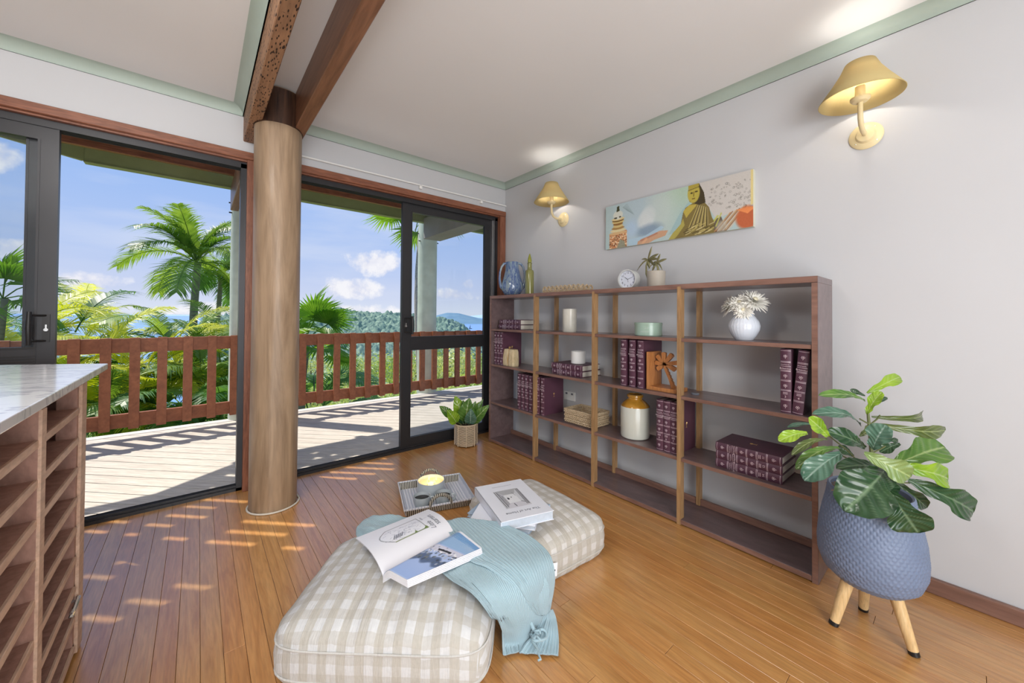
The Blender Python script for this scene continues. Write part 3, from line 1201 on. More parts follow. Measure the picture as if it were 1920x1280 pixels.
M['clockm'] = plain('clock_case', (205, 206, 204), .35)
M['face'] = plain('clock_face', (218, 222, 234), .4)
M['dark'] = plain('dark_print', (58, 60, 66), .5)
M['dgrey'] = plain('grey_print', (112, 116, 126), .5)
t = thing('desk_clock', 'small round white desk clock on the bookcase top', 'clock', (2.15, 1.41, ZS['top']+.063), (0, 0, R(6)))
Mc = Matrix.Rotation(-PI/2, 4, 'Y')
MB().lathe([(.056, -.045), (.0625, -.042), (.0635, .018), (.0635, .022), (.058, .022), (.056, .006), (.0, .005)], 40, M=Mc).build('case', M['clockm'], t, True)
MB().lathe([(.0, .006), (.0565, .006), (.0565, .0075), (.0, .0075)], 40, M=Mc, caps=False).build('dial', M['face'], t)
m = MB()
for k in range(1, 13):
    a = PI/2-k*PI/6
    Mt = Matrix.Translation((-.0082, -.043*math.cos(a), .043*math.sin(a))) @ Matrix.Rotation(-PI/2, 4, 'Z') @ Matrix.Rotation(PI/2, 4, 'X')
    mb_text(m, str(k), .019, Mt)
m.build('numerals', M['dgrey'], t)
m = MB()
for a, L, w in ((PI/2-2*PI*(10.2/12), .026, .0014), (PI/2-2*PI*(2.3/12), .036, .001), (PI/2-2*PI*.47, .018, .0006)):
    m.tube([(-.0095, 0, 0), (-.0095, -L*math.cos(a), L*math.sin(a))], w, 6)
m.build('hands', M['dark'], t)

M['bronze'] = plain('patina_bronze', (122, 118, 82), .38, .35, var=.25, scale=30)
M['taupe'] = plain('taupe_ceramic', (176, 168, 156), .55)


def blade(mb, B, D, U, L, w, droop, seg=6, thick=0):
    """tapered arching leaf from B heading D, normal U"""
    B, D, U = Vector(B), Vector(D).normalized(), Vector(U)
    S_ = D.cross(U).normalized()
    N_ = S_.cross(D).normalized()
    rows = []
    for i in range(seg+1):
        q = i/seg
        c = B+D*(L*q)+Vector((0, 0, -droop*q*q))
        ww = w*math.sin(PI*min(1, q*.92+.05))**.75+.0004
        rows.append([c-S_*ww-N_*ww*.0, c+N_*ww*.35, c+S_*ww])
    mb.grid(rows)


def ornament_palm(name, label, base, pts, top, leaves, pot=None):
    t = thing(name, label, 'ornament', base)
    if pot:
        MB().lathe([(.045, 0), (.05, .004), (.053, .05), (.0545, .098), (.051, .1), (.049, .094), (.048, .09), (.0, .088)], 32).build('pot', M['taupe'], t, True)
    MB().tube(pts, [.0085-.004*i/(len(pts)-1) for i in range(len(pts))], 8).build('stem', M['bronze'], t, True)
    for (dx, dz, L, w, dr) in leaves:
        m = MB()
        # image-right is mostly -y
        D = Vector((-.3*abs(dx)*0+.64*-dx*-1*0+random.uniform(-.25, .25), -dx, dz))
        blade(m, top, D, Vector((-1, 0, .35)), L, w, dr)
        o = m.build('leaf', M['bronze'], t, True)
        sol = o.modifiers.new('thick', 'SOLIDIFY')
        sol.thickness = .0015
    return t


LV = [(.45, 1, .085, .007, 0), (1, .5, .085, .010, .01), (1, .1, .08, .010, .012), (.9, -.3, .055, .008, .03), (-.8, .5, .055, .006, .02), (-1, -.1, .07, .007, .055), (.15, -1, .055, .009, 0)]
ornament_palm('palm_figurine', 'taller bronze palm tree figurine leaning beside the taupe pot', (2.16, 1.245, ZS['top']), [(0, 0, 0), (0, .02, .035), (0, .042, .09), (0, .043, .14), (0, .035, .175)], (0, .033, .177), LV)
LV2 = [(.6, 1, .06, .008, 0), (1, .5, .068, .009, .01), (.9, .0, .045, .007, .05), (-.6, -.6, .045, .009, .02), (-1, .3, .055, .007, .05), (-.3, .5, .04, .006, .03)]
ornament_palm('potted_palm_ornament', 'small bronze palm ornament standing in a taupe pot on the bookcase top', (2.15, 1.216, ZS['top']), [(0, -.015, .08), (0, -.012, .12), (0, -.004, .14), (0, .004, .148)], (0, -.002, .15), LV2, True)

# ------------------------------------------------------------------ things on the shelves
MV['stonev'] = plain('beige_marbled_glass', (206, 203, 192), .3, var=.1, scale=14, coat=.3)
t = thing('cylinder_vase', 'tall beige marbled cylinder vase on the top shelf', 'vase', (2.135, 1.90, ZS['s1']))
MB().lathe([(.05, 0), (.052, .004), (.052, .166), (.0515, .17), (.047, .17), (.047, .03), (.0, .03)], 36, fn=lambda a, k, z: 1+.02*noise.noise(Vector((math.cos(a)*3, math.sin(a)*3, z*20)))).build('body', MV['stonev'], t, True)
M['mint'] = plain('mint_enamel', (160, 184, 168), .22, coat=.4)
t = thing('round_tin', 'low round mint green tin on the top shelf', 'tin', (2.135, 1.258, ZS['s1']))
MB().lathe([(.078, 0), (.081, .003), (.081, .073), (.0, .073)], 40).build('body', M['mint'], t, True)
MB().lathe([(.082, .064), (.0825, .066), (.0825, .077), (.08, .08), (.0, .0802)], 40).build('lid', M['mint'], t, True)
m = MB()
for z, w in ((.05, .02), (.045, .026), (.028, .05), (.023, .055)):
    for i in range(int(w/.004)):
        a = PI+.55-i*.05
        m.blob((.0815*math.cos(a), .0815*math.sin(a), z), (.001, .002, .0009), n=5, m=3)
m.build('printed_label', M['white'], t)

M['palewhite'] = plain('pale_blue_white_ceramic', (222, 228, 238), .2, coat=.4, var=.02)
t = thing('ribbed_vase', 'round white ribbed vase holding white flowers on the top shelf', 'vase', (2.135, .727, ZS['s1']))
pr = [(.038, 0), (.042, .004), (.055, .025), (.067, .052), (.070, .072), (.064, .095), (.05, .116), (.041, .128), (.038, .136), (.041, .145), (.038, .145), (.034, .134), (.03, .12)]
MB().lathe(pr, 96, fn=lambda a, k, z: 1+.022*abs(math.sin(a*14))*(1 if .01 < z < .13 else .3)).build('body', M['palewhite'], t, True, ang=70)
M['petal'] = plain('white_petal', (238, 236, 228), .6, var=.05)
M['petalc'] = plain('flower_heart', (226, 218, 190), .7)


def flower(parent, c, ax, r, n, seed):
    rr = random.Random(seed)
    ax = Vector(ax).normalized()
    u = ax.cross(Vector((0, 0, 1)) if abs(ax.z) < .9 else Vector((1, 0, 0))).normalized()
    w = ax.cross(u)
    m = MB()
    for ring in range(4):
        up = .1+ring*.42
        for i in range(n-ring*3):
            a = 2*PI*(i+rr.random()*.6)/(n-ring*3)
            D = (u*math.cos(a)+w*math.sin(a)+ax*up).normalized()
            blade(m, Vector(c), D, ax-D*ax.dot(D), r*(1-.12*ring)*rr.uniform(.85, 1.1), .0052, .006, 4)
    o = m.build('petals', M['petal'], parent, True)
    MB().blob(Vector(c)+ax*r*.2, r*.17, n=8, m=6).build('flower_heart', M['petalc'], o, True)
    MB().tube([(0, 0, .08), Vector(c)*.6+Vector((0, 0, .04)), c], .002, 5).build('stem', M['olive'], o)
    return o


for i, (c, ax, r) in enumerate((((-.01, .055, .178), (-.5, .8, .5), .068), ((-.03, .005, .185), (-1, .1, .6), .062), ((-.005, -.045, .195), (-.5, -.7, .8), .075), ((.02, .01, .20), (0, .2, 1), .06), ((-.045, -.012, .155), (-1, -.2, .1), .05))):
    f = thing('white_flower', ('white daisy flower facing left in the ribbed vase', 'white flower facing the room in the ribbed vase', 'large white daisy flower facing right in the ribbed vase', 'white flower at the top back of the ribbed vase', 'lowest white flower drooping over the ribbed vase rim')[i], 'flower', (2.135, .727, ZS['s1']), group='white flowers in the ribbed vase')
    flower(f, c, ax, r, 26, i)

MV['rock'] = wood('split_stone', (196, 172, 128), (228, 212, 176), (3, 3, 1), .5, .2, 8)
t = thing('split_stone_ornament', 'pale split stone ornament with a gold seam in front of the left volumes', 'ornament', (2.085, 2.525, ZS['s2']))
for sg in (-1, 1):
    m = MB()
    rr = random.Random(3+sg)
    pr = [(.034, 0), (.037, .01), (.036, .06), (.034, .12), (.028, .142), (.008, .146)]
    m.lathe(pr, 20, c=(0, sg*.036, 0), fn=lambda a, k, z: (.8/max(abs(math.cos(a)), abs(math.sin(a)))+.25)*(1+.14*noise.noise(Vector((math.cos(a)*1.5+sg*5, math.sin(a)*1.5, z*18)))))
    m.build('stone_half', MV['rock'], t, True, ang=25)
m = MB()
m.tube([(-.03, .0, .002), (-.033, .004, .05), (-.03, -.003, .1), (-.02, .002, .14), (-.01, .0, .158)], .004, 6)
m.blob((-.012, 0, .158), (.012, .014, .008))
m.build('gold_seam', M['gold'], t, True)

t = thing('small_cup', 'small plain white cup standing on the two flat volumes', 'cup', (2.15, 1.828, ZS['s2']+2*BT+.001))
MB().lathe([(.046, 0), (.052, .004), (.053, .09), (.0505, .09), (.049, .01), (0, .008)], 32).build('body', M['whitem'], t, True)
MB().tube([(.035, .04, .075), (.052, .062, .07), (.057, .066, .045), (.045, .05, .02), (.033, .038, .02)], .005, 8).build('handle', M['whitem'], t, True)

M['bend'] = wood('bookend_timber', (160, 98, 50), (198, 136, 80), (4, 4, .6), .4, .1)
t = thing('palm_bookend', 'wooden bookend with a palm tree cut-out on the second shelf', 'bookend', (2.05, 1.12, ZS['s2']))
MB().bbox(0, .13, .077, .099, 0, .222, .002).build('upright', M['bend'], t)
MB().bbox(0, .13, -.084, .077, 0, .022, .002).build('foot', M['bend'], t)
m = MB()
cx_, cz = .012, .152
Mp = Matrix.Translation((.055, 0, 0)) @ Matrix(((0, 0, -1, 0), (1, 0, 0, 0), (0, 1, 0, 0), (0, 0, 0, 1)))
for k, (a, L) in enumerate(((96, .072), (55, .078), (12, .078), (-22, .07), (135, .07), (175, .062), (214, .058))):
    a = R(a)
    d = Vector((-math.cos(a), math.sin(a)))
    n_ = Vector((-d.y, d.x))
    c = Vector((cx_, cz))
    poly = [c-n_*.004, c+d*L*.55-n_*.013, c+d*L*.95-n_*.013, c+d*L, c+d*L*.92+n_*.013, c+d*L*.5+n_*.010, c+n_*.004]
    m.prism([tuple(p) for p in poly], -.009, .009, M=Mp)
m.build('palm_fronds', M['bend'], t)
m = MB()
pl = [(cx_-.008, cz)]
for i in range(7):
    z = cz-.018*(i+1)
    y = cx_-.006-(.0085*i)
    pl += [(y-.006, z+.004), (y-.001, z+.002)]
pl += [(-.062, .022), (-.028, .022), (-.012, .07), (.012, .12), (cx_+.012, cz-.01)]
m.prism(pl, -.009, .009, M=Mp)
m.build('palm_trunk', M['bend'], t)
tag(MB().lathe([(.02, 0), (.022, .004), (.02, .008), (0, .008)], 20).build('pebble', M['dgrey'], smooth=True), 'flat grey pebble beside the palm bookend', 'pebble').location = (2.17, 1.0+.055, ZS['s2'])
bpy.data.objects['pebble'].location = (2.13, 1.045-.075, ZS['s2'])

t = thing('seagrass_basket', 'woven seagrass basket on the third shelf beside the six volumes', 'basket', (2.145, 1.745, ZS['s3']))
m = MB()
wicker(m, -.09, .09, -.125, .125, .004, .092, 6, .0165, .012, 5)
wicker(m, -.084, .084, -.119, .119, .02, .092, 5, .018, .008, 6)
m.build('weave', M['wick'], t, True)
MB().box(-.085, .085, -.12, .12, .002, .012).build('base', M['wick'], t)
MB().tube([(x, y, .095) for x, y in ((-.09, -.125), (.0, -.127), (.09, -.125), (.092, 0), (.09, .125), (0, .127), (-.09, .125), (-.092, 0))], .008, 8, closed=True).build('rim', M['wick'], t, True)

M['stoneware'] = plain('grey_stoneware', (206, 207, 196), .18, coat=.6, var=.03)
M['amber'] = plain('amber_glaze', (176, 126, 44), .14, coat=.6, var=.2, scale=20)
t = thing('stoneware_jar', 'large grey stoneware jar with an amber glazed shoulder on the third shelf', 'jar', (2.15, 1.357, ZS['s3']))
MB().lathe([(.078, 0), (.086, .006), (.089, .02), (.089, .19), (.087, .197)], 44).build('body', M['stoneware'], t, True)
MB().lathe([(.0875, .196), (.086, .202), (.068, .222), (.05, .236), (.043, .242), (.043, .25), (.049, .254), (.050, .266), (.047, .271), (.042, .271), (.04, .25), (0, .25)], 44).build('amber_shoulder', M['amber'], t, True)

t = thing('power_outlet', 'white double power outlet on the wall behind the bookcase', 'outlet', (XW, 2.075, .475))
MB().bbox(-.008, 0, -.058, .058, -.036, .036, .002).build('plate', M['white'], t)
m = MB()
for y in (-.03, .03):
    m.box(-.0095, -.008, y-.01, y+.01, .012, .026)
m.build('switch', M['dgrey'], t)

# ------------------------------------------------------------------ wall lamps
def wall_lamp(label, y, z):
    t = thing('wall_lamp', label, 'wall lamp', (XW, y, z), group='pair of wall lamps')
    Mw = Matrix.Rotation(-PI/2, 4, 'Y')
    MB().lathe([(.056, 0), (.06, .004), (.056, .009), (.036, .014), (.03, .028), (.012, .034), (0, .034)], 36, M=Mw).build('backplate', M['cream'], t, True)
    m = MB()
    for dy, dz in ((.034, -.03), (-.03, .034), (-.036, -.03)):
        m.blob((-.0095, dy, dz), (.003, .0035, .0035))
    m.build('screw', M['chrome'], t)
    pts = [(-.03, 0, 0), (-.09, 0, -.004), (-.125, 0, .008), (-.142, 0, .035), (-.146, 0, .075), (-.146, 0, .1)]
    MB().tube(pts, .0095, 12).build('arm', M['cream'], t, True)
    MB().lathe([(.008, .1), (.026, .104), (.034, .114), (.034, .122), (.018, .128), (.0175, .17), (0, .17)], 24, c=(-.146, 0, 0)).build('lamp_holder', M['cream'], t, True)
    m = MB()
    pr = [(.142, .118), (.098, .185), (.068, .235), (.052, .272)]
    m.lathe(pr, 48, c=(-.146, 0, 0), caps=False)
    o = m.build('lamp_shade', M['shade'], t, True)
    sol = o.modifiers.new('thick', 'SOLIDIFY')
    sol.thickness = .0025
    o = MB().lathe([(.008, .17), (.014, .182), (.019, .2), (.014, .218), (.002, .226)], 20, c=(-.146, 0, 0)).build('bulb', M['bulb'], t, True)
    l = lamp('POINT', 'bulb_light', 5.2, (1, .95, .86), shadow_soft_size=.024)
    l.parent = t
    l.location = (-.146, 0, .2)
    o.visible_shadow = True
    return t


M['bulb'] = emis('bulb_glow', (255, 226, 160), 1.2)
wall_lamp('cream wall lamp with a conical shade in the upper right of the room', .294, 1.955)
wall_lamp('cream wall lamp with a conical shade between the corner and the painting', 2.155, 1.93)

# ------------------------------------------------------------------ canvas print
pic = Pic(420, 140, (176, 196, 196))
p = pic
p.mask(np.clip((p.X-.0)/.25, 0, 1)*np.clip((.45-p.X)/.15, 0, 1), (182, 200, 210), .8)
p.mask(np.clip(1-np.abs(p.X-.53)/.16, 0, 1)*np.clip(1.1-p.Y, 0, 1), (172, 202, 186), .9)
p.ell(.62, 0, .12, .35, (182, 204, 176), .6, 1)
p.ell(.45, .35, .1, .5, (206, 214, 210), .6, 1)
for i in range(7):
    a = i/7*PI
    p.ell(.335+.02*math.cos(a*3), .42+.03*i, .055-.004*i, .22-.02*i, (216, 222, 222), .45, .3, .3*i)
    p.ring(.335, .42+.03*i, .05-.005*i, (196, 206, 208), .002, .6)
p.ell(.36, .72, .09, .12, (120, 142, 168), .7, .8, -.1)
p.ell(.22, .62, .05, .18, (178, 202, 226), .8, 1)
p.poly([(.2, 1), (.2, .85), (.33, .83), (.45, .68), (.47, .72), (.36, 1)], (176, 204, 222), .8)
p.poly([(.5, .9), (.58, .5), (.64, .3), (.66, .6), (.58, .85)], (150, 184, 190), .6)
p.poly([(.27, 1), (.275, .93), (.31, .88), (.36, .85), (.44, .78), (.5, .8), (.48, .9), (.4, .95), (.36, 1)], (206, 156, 120), .9)
p.line(.3, .92, .42, .82, (170, 108, 88), .006, .6)
p.line(.31, 1, .34, .9, (232, 182, 140), .01, .6)
# pagoda lamp
G1, G2, G3 = (206, 180, 120), (150, 112, 60), (190, 116, 62)
p.poly([(.035, 1), (.035, .66), (.185, .62), (.185, 1)], (204, 138, 92))
p.a += 0
rs = np.random.RandomState(4)
for k in range(170):
    x, y = .035+.15*rs.rand(), .7+.3*rs.rand()
    p.ell(x, y, .004+.004*rs.rand(), .014, ((228, 186, 142), (120, 66, 36), (240, 214, 176), (160, 130, 96))[k % 4], .9, .3)
p.poly([(.1, 1), (.13, .82), (.165, .86), (.175, 1)], (146, 150, 130), .9)
for y, w, c in ((.66, .078, (214, 178, 130)), (.6, .068, (222, 206, 160)), (.545, .055, (170, 132, 76)), (.5, .045, (214, 190, 128)), (.45, .043, (146, 104, 52)), (.405, .052, (212, 188, 124)), (.37, .05, (120, 88, 44)), (.34, .056, (220, 200, 146))):
    p.ell(.11, y, w, .035, c, 1, .15)
p.ell(.11, .25, .042, .1, (214, 216, 204), 1, .15)
p.ell(.09, .31, .014, .02, (70, 66, 50))
p.ell(.128, .3, .01, .018, (70, 66, 50))
p.poly([(.098, .18), (.1, .06), (.12, .04), (.124, .16)], (70, 72, 44))
for k in range(10):
    p.line(.15+.004*k, .1+.01*k, .19+.006*k, .05+.03*k, (134, 152, 156), .002, .6)
# rain drops on the grey pane
p.poly([(.68, 0), (1, 0), (1, .62), (.8, .74), (.755, .5), (.72, .3)], (204, 198, 192), .95)
for k in range(120):
    x = .76+.23*rs.rand()
    y = .12+.5*rs.rand()**.7
    if x < .76+.1*(y > .5):
        continue
    p.ring(x, y, .002+.004*rs.rand(), (120, 116, 108), .0016, .8)
p.ring(.86, .14, .006, (96, 94, 88), .002)
p.ring(.93, .66, .006, (96, 94, 88), .002)
# flowers at the right
p.poly([(.74, 1), (.76, .78), (.83, .72), (.86, 1)], (92, 76, 62), .9)
for k in range(9):
    p.line(.79+.01*k, .98, .88+.012*k, .68-.01*k, ((196, 146, 92), (150, 96, 54), (206, 190, 170))[k % 3], .003)
p.ell(.97, .82, .06, .2, (190, 100, 62), 1, .3)
for k in range(14):
    p.line(.97, .74, .92+.007*k, .64+.02*abs(k-7)/7, (232, 142, 84), .003)
p.ell(.83, .9, .03, .1, (190, 190, 178), .6, .6)
p.line(.8, .88, .83, .66, (190, 190, 96), .004)
p.line(.79, .78, .81, .7, (190, 190, 96), .006)
# seated golden statue
go, gd, gl = (128, 112, 62), (70, 60, 36), (206, 190, 116)
p.poly([(.5, 1), (.53, .88), (.585, .72), (.6, .5), (.615, .42), (.66, .36), (.7, .35), (.735, .4), (.76, .5), (.775, .68), (.79, .8), (.79, 1)], go)
p.poly([(.6, .48), (.64, .38), (.69, .4), (.62, .62)], (196, 176, 78), .9)
for k in range(15):
    p.line(.715+.004*k-.02, .42+.006*k, .635+.0085*k, .84, (gl, gd, (168, 152, 104))[k % 3], .0028, .9)
p.poly([(.5, 1), (.53, .88), (.585, .72), (.6, .62), (.61, .76), (.56, .95), (.54, 1)], (176, 164, 84))
for k in range(40):
    x, y = .6+.17*rs.rand(), .8+.18*rs.rand()
    p.line(x, y, x+.03, y-.03, (gl, gd, (226, 214, 160))[k % 3], .0022, .85)
p.poly([(.635, .0), (.7, 0), (.73, .2), (.74, .4), (.7, .42), (.64, .32)], gd)
p.ell(.667, .17, .038, .19, (188, 172, 76), 1, .12)
p.poly([(.633, 0), (.7, 0), (.7, .07), (.634, .1)], (176, 158, 66))
p.line(.634, .1, .7, .07, gd, .0018)
p.ell(.654, .16, .008, .016, gd, .9)
p.ell(.683, .15, .009, .016, gd, .9)
p.line(.668, .15, .667, .23, (120, 104, 44), .003)
p.ell(.666, .275, .011, .014, (110, 84, 40), .9)
p.poly([(.985, 0), (1, 0), (1, .6), (.985, .62)], (226, 208, 140), .9)
p.noise(2.5, 2, 1)
cv = thing('canvas_print', 'wide canvas print with a golden seated statue, raindrops and a pagoda lamp', 'picture', (0, 0, 0))
yl, yr, zt, zb = 1.708, .742, 1.93, 1.617
MB().box(2.312, XW, yr, yl, zb, zt).build('stretcher', M['canvas_edge'] if 'canvas_edge' in M else plain('canvas_edge', (206, 206, 190), .7), cv)
M['print'] = vcol('printed_canvas', .55)
p.surf('printed_face', lambda a, b: Vector((2.3115, yl+(yr-yl)*a, zt+(zb-zt)*b)), M['print'], cv, False)

# ================================================================== left storage cabinet
cb = thing('storage_cabinet', 'timber pigeonhole cabinet with a white marble top in the left foreground', 'cabinet', (0, 0, 0))
FX = -.292
X0 = -.86
MB().bbox(X0, FX-.001, 1.905, 1.925, 0, .905, .001).build('end_panel', M['carc'], cb)
MB().bbox(FX-.006, FX+.002, 1.862, 1.926, .012, .905, .001).build('stile', M['pine'], cb)
MB().bbox(FX-.05, FX-.006, 1.84, 1.905, .012, .885, .001).build('inner_stile', M['carc'], cb)
MB().box(X0-.01, X0+.008, .45, 1.905, 0, .905).build('back_panel', M['carc'], cb)
MB().bbox(FX-.03, FX+.002, .45, 1.925, .885, .908, .001).build('top_rail', M['pine'], cb)
MB().bbox(X0, FX-.03, .45, 1.905, .0, .02, .001).build('bottom_panel', M['carc'], cb)
for y in (.62, 1.03, 1.435):
    MB().bbox(X0, FX-.002, y, y+.036, .02, .885, .001).build('divider', M['carc'], cb)
    MB().bbox(FX-.002, FX+.004, y, y+.036, .02, .885, .001).build('divider_edge', M['pine'], cb)
for (ya, yb) in ((.45, .62), (.656, 1.03), (1.066, 1.435), (1.471, 1.862)):
    for k in range(9):
        z = .812-.0955*k
        o = MB().bbox(X0, FX-.006, ya, yb, z-.016, z, .001).build('shelf', M['carc'], cb)
        MB().bbox(FX-.008, FX-.001, ya, yb-.02 if yb > 1.8 else yb, z-.019, z+.001, .001).build('shelf_edge', M['pine'], o)
m = MB()
m.bbox(FX-.02, FX+.004, 1.838, 1.856, .19, .20, .001)
m.tube([(FX-.004, 1.80, .165), (FX+.002, 1.82, .185), (FX+.004, 1.85, .2)], .006, 8)
m.tube([(FX-.004, 1.80, .178), (FX+.002, 1.85, .188)], .004, 8)
m.build('hinge', M['chrome'], cb, True)
top = [(-.262, .45), (-.262, 2.085), (-.55, 2.245), (-.95, 2.465), (-.95, .45)]
mt = MB().prism(top, .908, .93)
mt.build('marble_top', M['marble'], cb, bevel=.002)

# ================================================================== floor cushions


def gingham(name, ax, c0, c1, c2, per=.074):
    m, t, b = setup(name, .85)
    s_ = nd(t, 'ShaderNodeSeparateXYZ')
    t.links.new(nd(t, 'ShaderNodeAttribute', attribute_name='weave').outputs['Vector'], s_.inputs[0])

    def stripe(o):
        w = mth(t, 'SINE', mth(t, 'MULTIPLY', o, 2*PI/per))
        return mth(t, 'ADD', mth(t, 'MULTIPLY', w, 9.), .5, clamp=True)
    fx = stripe(s_.outputs[0])
    fy = stripe(s_.outputs[1])
    col = mixc(t, fx, lin(c0), lin(c1))
    col = mixc(t, mth(t, 'MULTIPLY', fy, ax), col, lin(c2))
    col = mixc(t, .25, col, ramp(t, tnoise(t, coords(t, (1, 1, 1)), 90, 4), [(.3, (.7, .7, .7)), (.7, (1, 1, 1))]), 'MULTIPLY')
    t.links.new(col, b.inputs['Base Color'])
    b.inputs['Sheen Weight'].default_value = .2
    w = tnoise(t, coords(t, (60, 5, 8)), 1.4, 5, .6, .6)
    bump(t, b, w, .55, .006)
    return m


M['check1'] = gingham('gingham_linen_front', .42, (208, 209, 210), (190, 187, 180), (176, 170, 158), .056)
M['check2'] = gingham('gingham_linen_rear', .6, (214, 211, 207), (193, 187, 177), (186, 180, 168), .06)


def cushion(label, c, rot, sx_, sy, H, puff, mat, wr=.008, seed=0):
    t = thing('floor_cushion', label, 'cushion', (c[0], c[1], 0), (0, 0, rot), 'gingham floor cushions')
    n = 56

    def rr(q, s_, rad=.045):
        """point on a rounded rectangle perimeter, q in 0..1"""
        hx, hy = sx_/2*s_, sy/2*s_
        rd = min(rad, hx, hy)
        a = 2*PI*q
        cx1, sy1 = math.cos(a), math.sin(a)
        p = 7.
        k = (abs(cx1)**p+abs(sy1)**p)**(-1/p)
        return Vector((cx1*k*hx, sy1*k*hy, 0))
    prof = []
    for i in range(26):
        s_ = i/25
        prof.append((s_*.975, H-.016+puff*max(0, (1-s_**2.4))+.016*(1-s_**10)))
    prof += [(.99, H-.03), (1.0, H-.05), (1.012, H*.5), (1.005, .045), (.99, .02), (.96, .004), (.9, .0), (.0, .0)]
    N = 4*n
    mb = MB()
    rows = []
    wv = []
    for (s_, z) in prof:
        row = []
        for i in range(N):
            p = rr(i/N, max(s_, .001))
            dz = 0
            if z > .06:
                f = min(1, (z-.06)/.05)
                dz = wr*f*noise.noise(Vector((p.x*16+seed, p.y*5, 1)))*.7+wr*.7*f*abs(noise.noise(Vector((p.x*34+seed, p.y*7, 4))))
            d = 1+.012*noise.noise(Vector((p.x*14, p.y*14, z*18+seed)))
            row.append(Vector((p.x*d, p.y*d, max(0, z+dz))))
            dr = max(0, H-.02-z) if s_ > .98 or z < .1 else 0
            ex, ey = p.x/sx_, p.y/sy
            if abs(ex) > abs(ey):
                wv += [p.x+math.copysign(dr, ex), p.y, 0]
            else:
                wv += [p.x, p.y+math.copysign(dr, ey), 0]
        rows.append(row)
    n0 = 0
    vs = [v for r in rows for v in r]
    fs = []
    for k in range(len(rows)-1):
        for i in range(N):
            j = (i+1) % N
            fs.append((k*N+j, k*N+i, (k+1)*N+i, (k+1)*N+j))
    mb.add(vs, fs)
    o = mb.build('cover', mat, t, True, ang=180)
    at_ = o.data.attributes.new('weave', 'FLOAT_VECTOR', 'POINT')
    at_.data.foreach_set('vector', np.array(wv, np.float32))
    for z, s_ in ((H-.045, 1.004), (.035, 1.004)):
        MB().tube([rr(i/120, s_)+Vector((0, 0, z)) for i in range(120)], .0035, 5, closed=True).build('piping', mat, t, True)
    return t


fa = math.atan2(-.66, .75)
cushion('large beige gingham floor cushion in front, under the open magazine', (.59, 1.325), fa, .675, .55, .17, .045, M['check1'], .012, 3)
rc = cushion('beige gingham floor cushion at the rear, carrying the stack of books', (1.315, 1.405), R(-3), .46, .60, .165, .035, M['check2'], .005, 8)
M['tagw'] = plain('white_tag', (236, 236, 240), .7)
m = MB()
m.box(-.022, .022, -.0006, .0006, -.05, .0)
o = m.build('care_tag', M['tagw'], rc)
o.location = (-.155, -.312, .10)
o.rotation_euler = (R(-10), R(10), R(-8))
m = MB()
for i in range(4):
    m.box(-.014+i*.0075, -.0095+i*.0075, -.0011, -.0007, -.03, -.024)
m.build('tag_print', M['dark'], o)

# ------------------------------------------------------------------ magazine
M['pagep'] = vcol('printed_page', .32)
M['paper'] = plain('magazine_paper', (226, 226, 232), .5)
mg = thing('open_magazine', 'open magazine with a seaside town photograph lying on the front cushion', 'magazine', (0, 0, 0))
zg = .252
G0, G1 = onz(718, 1081, zg), onz(852, 1002, zg)
L0, L1 = onz(667, 1010, zg), onz(803, 956, zg)
Q0, Q1 = onz(763, 1104, zg), onz(903, 1042, zg)


def lpage(a, b, dz=0.):
    p = G0.lerp(G1, a).lerp(L0.lerp(L1, a), b)
    return p+Vector((0, 0, .004+.034*math.sin(PI*min(1, b**.8))*.8*(1-.25*b)+dz))


def rpage(a, b, dz=0.):
    p = G0.lerp(G1, a).lerp(Q0.lerp(Q1, a), b)
    return p+Vector((0, 0, .004+.03*math.sin(PI/2*min(1, b*3.2))-.004*b+dz))


pg = Pic(120, 100, (236, 237, 244))
pg.line(.24, .38, .24+.4, .36, (120, 120, 120), .004, .0)
# x = along gutter (near to far), y = outward from gutter
for (x0, y0, x1, y1) in ((.32, .36, .72, .34), (.72, .34, .72, .78), (.3, .78, .72, .78)):
    pg.line(x0, y0, x1, y1, (100, 102, 104), .005)
pts = [(.3-.13*math.sin(PI*k/12), .78-.42*(k/12)) for k in range(13)]
for k in range(12):
    pg.line(*pts[k], *pts[k+1], (100, 102, 104), .005)
rs = np.random.RandomState(2)
for k in range(60):
    x, y = .26+.42*rs.rand(), .42+.32*rs.rand()
    pg.line(x, y, x+.05*rs.randn(), y+.03*rs.randn(), (150, 152, 170), .003, .7)
for k in range(5):
    pg.line(.3+.025*k, .44, .34+.025*k, .52, (58, 60, 74), .006)
pg.line(.3, .36, .72, .35, (110, 124, 70), .008)
pg.poly([(.68, .34), (.75, .33), (.73, .42)], (110, 130, 70))
pg.poly([(.55, .35), (.6, .35), (.58, .42)], (110, 130, 70))
pg.surf('left_page', lambda a, b: lpage(a, b), M['pagep'], mg)
pg = Pic(150, 100, (232, 236, 246))
pg.mask(np.clip((pg.X > .02)*(pg.X < .97)*1., 0, 1), (172, 190, 228))
pg.mask(np.clip(1-pg.X/.5, 0, 1), (150, 176, 224), .8)
for k in range(26):
    yy = k/25
    pg.ell(.33+.1*yy+.03*math.sin(yy*19), yy, .07, .05, (92, 108, 140), .9, .5)
for k in range(60):
    x, y = .3+.24*rs.rand(), rs.rand()
    pg.ell(x+.1*y, y, .02, .025, ((92, 104, 120), (120, 124, 124), (180, 186, 200), (70, 78, 92))[k % 4], .8, .4)
pg.poly([(.48, 0), (.6, 0), (.74, 1), (.62, 1)], (214, 212, 224), .85)
for k in range(45):
    x, y = .46+.16*rs.rand(), rs.rand()
    pg.ell(x+.1*y, y, .012, .02, ((240, 240, 244), (70, 76, 92), (150, 156, 176))[k % 3], .9, .3)
pg.poly([(.57, .45), (.6, .42), (.66, .75), (.63, .78)], (56, 58, 66))
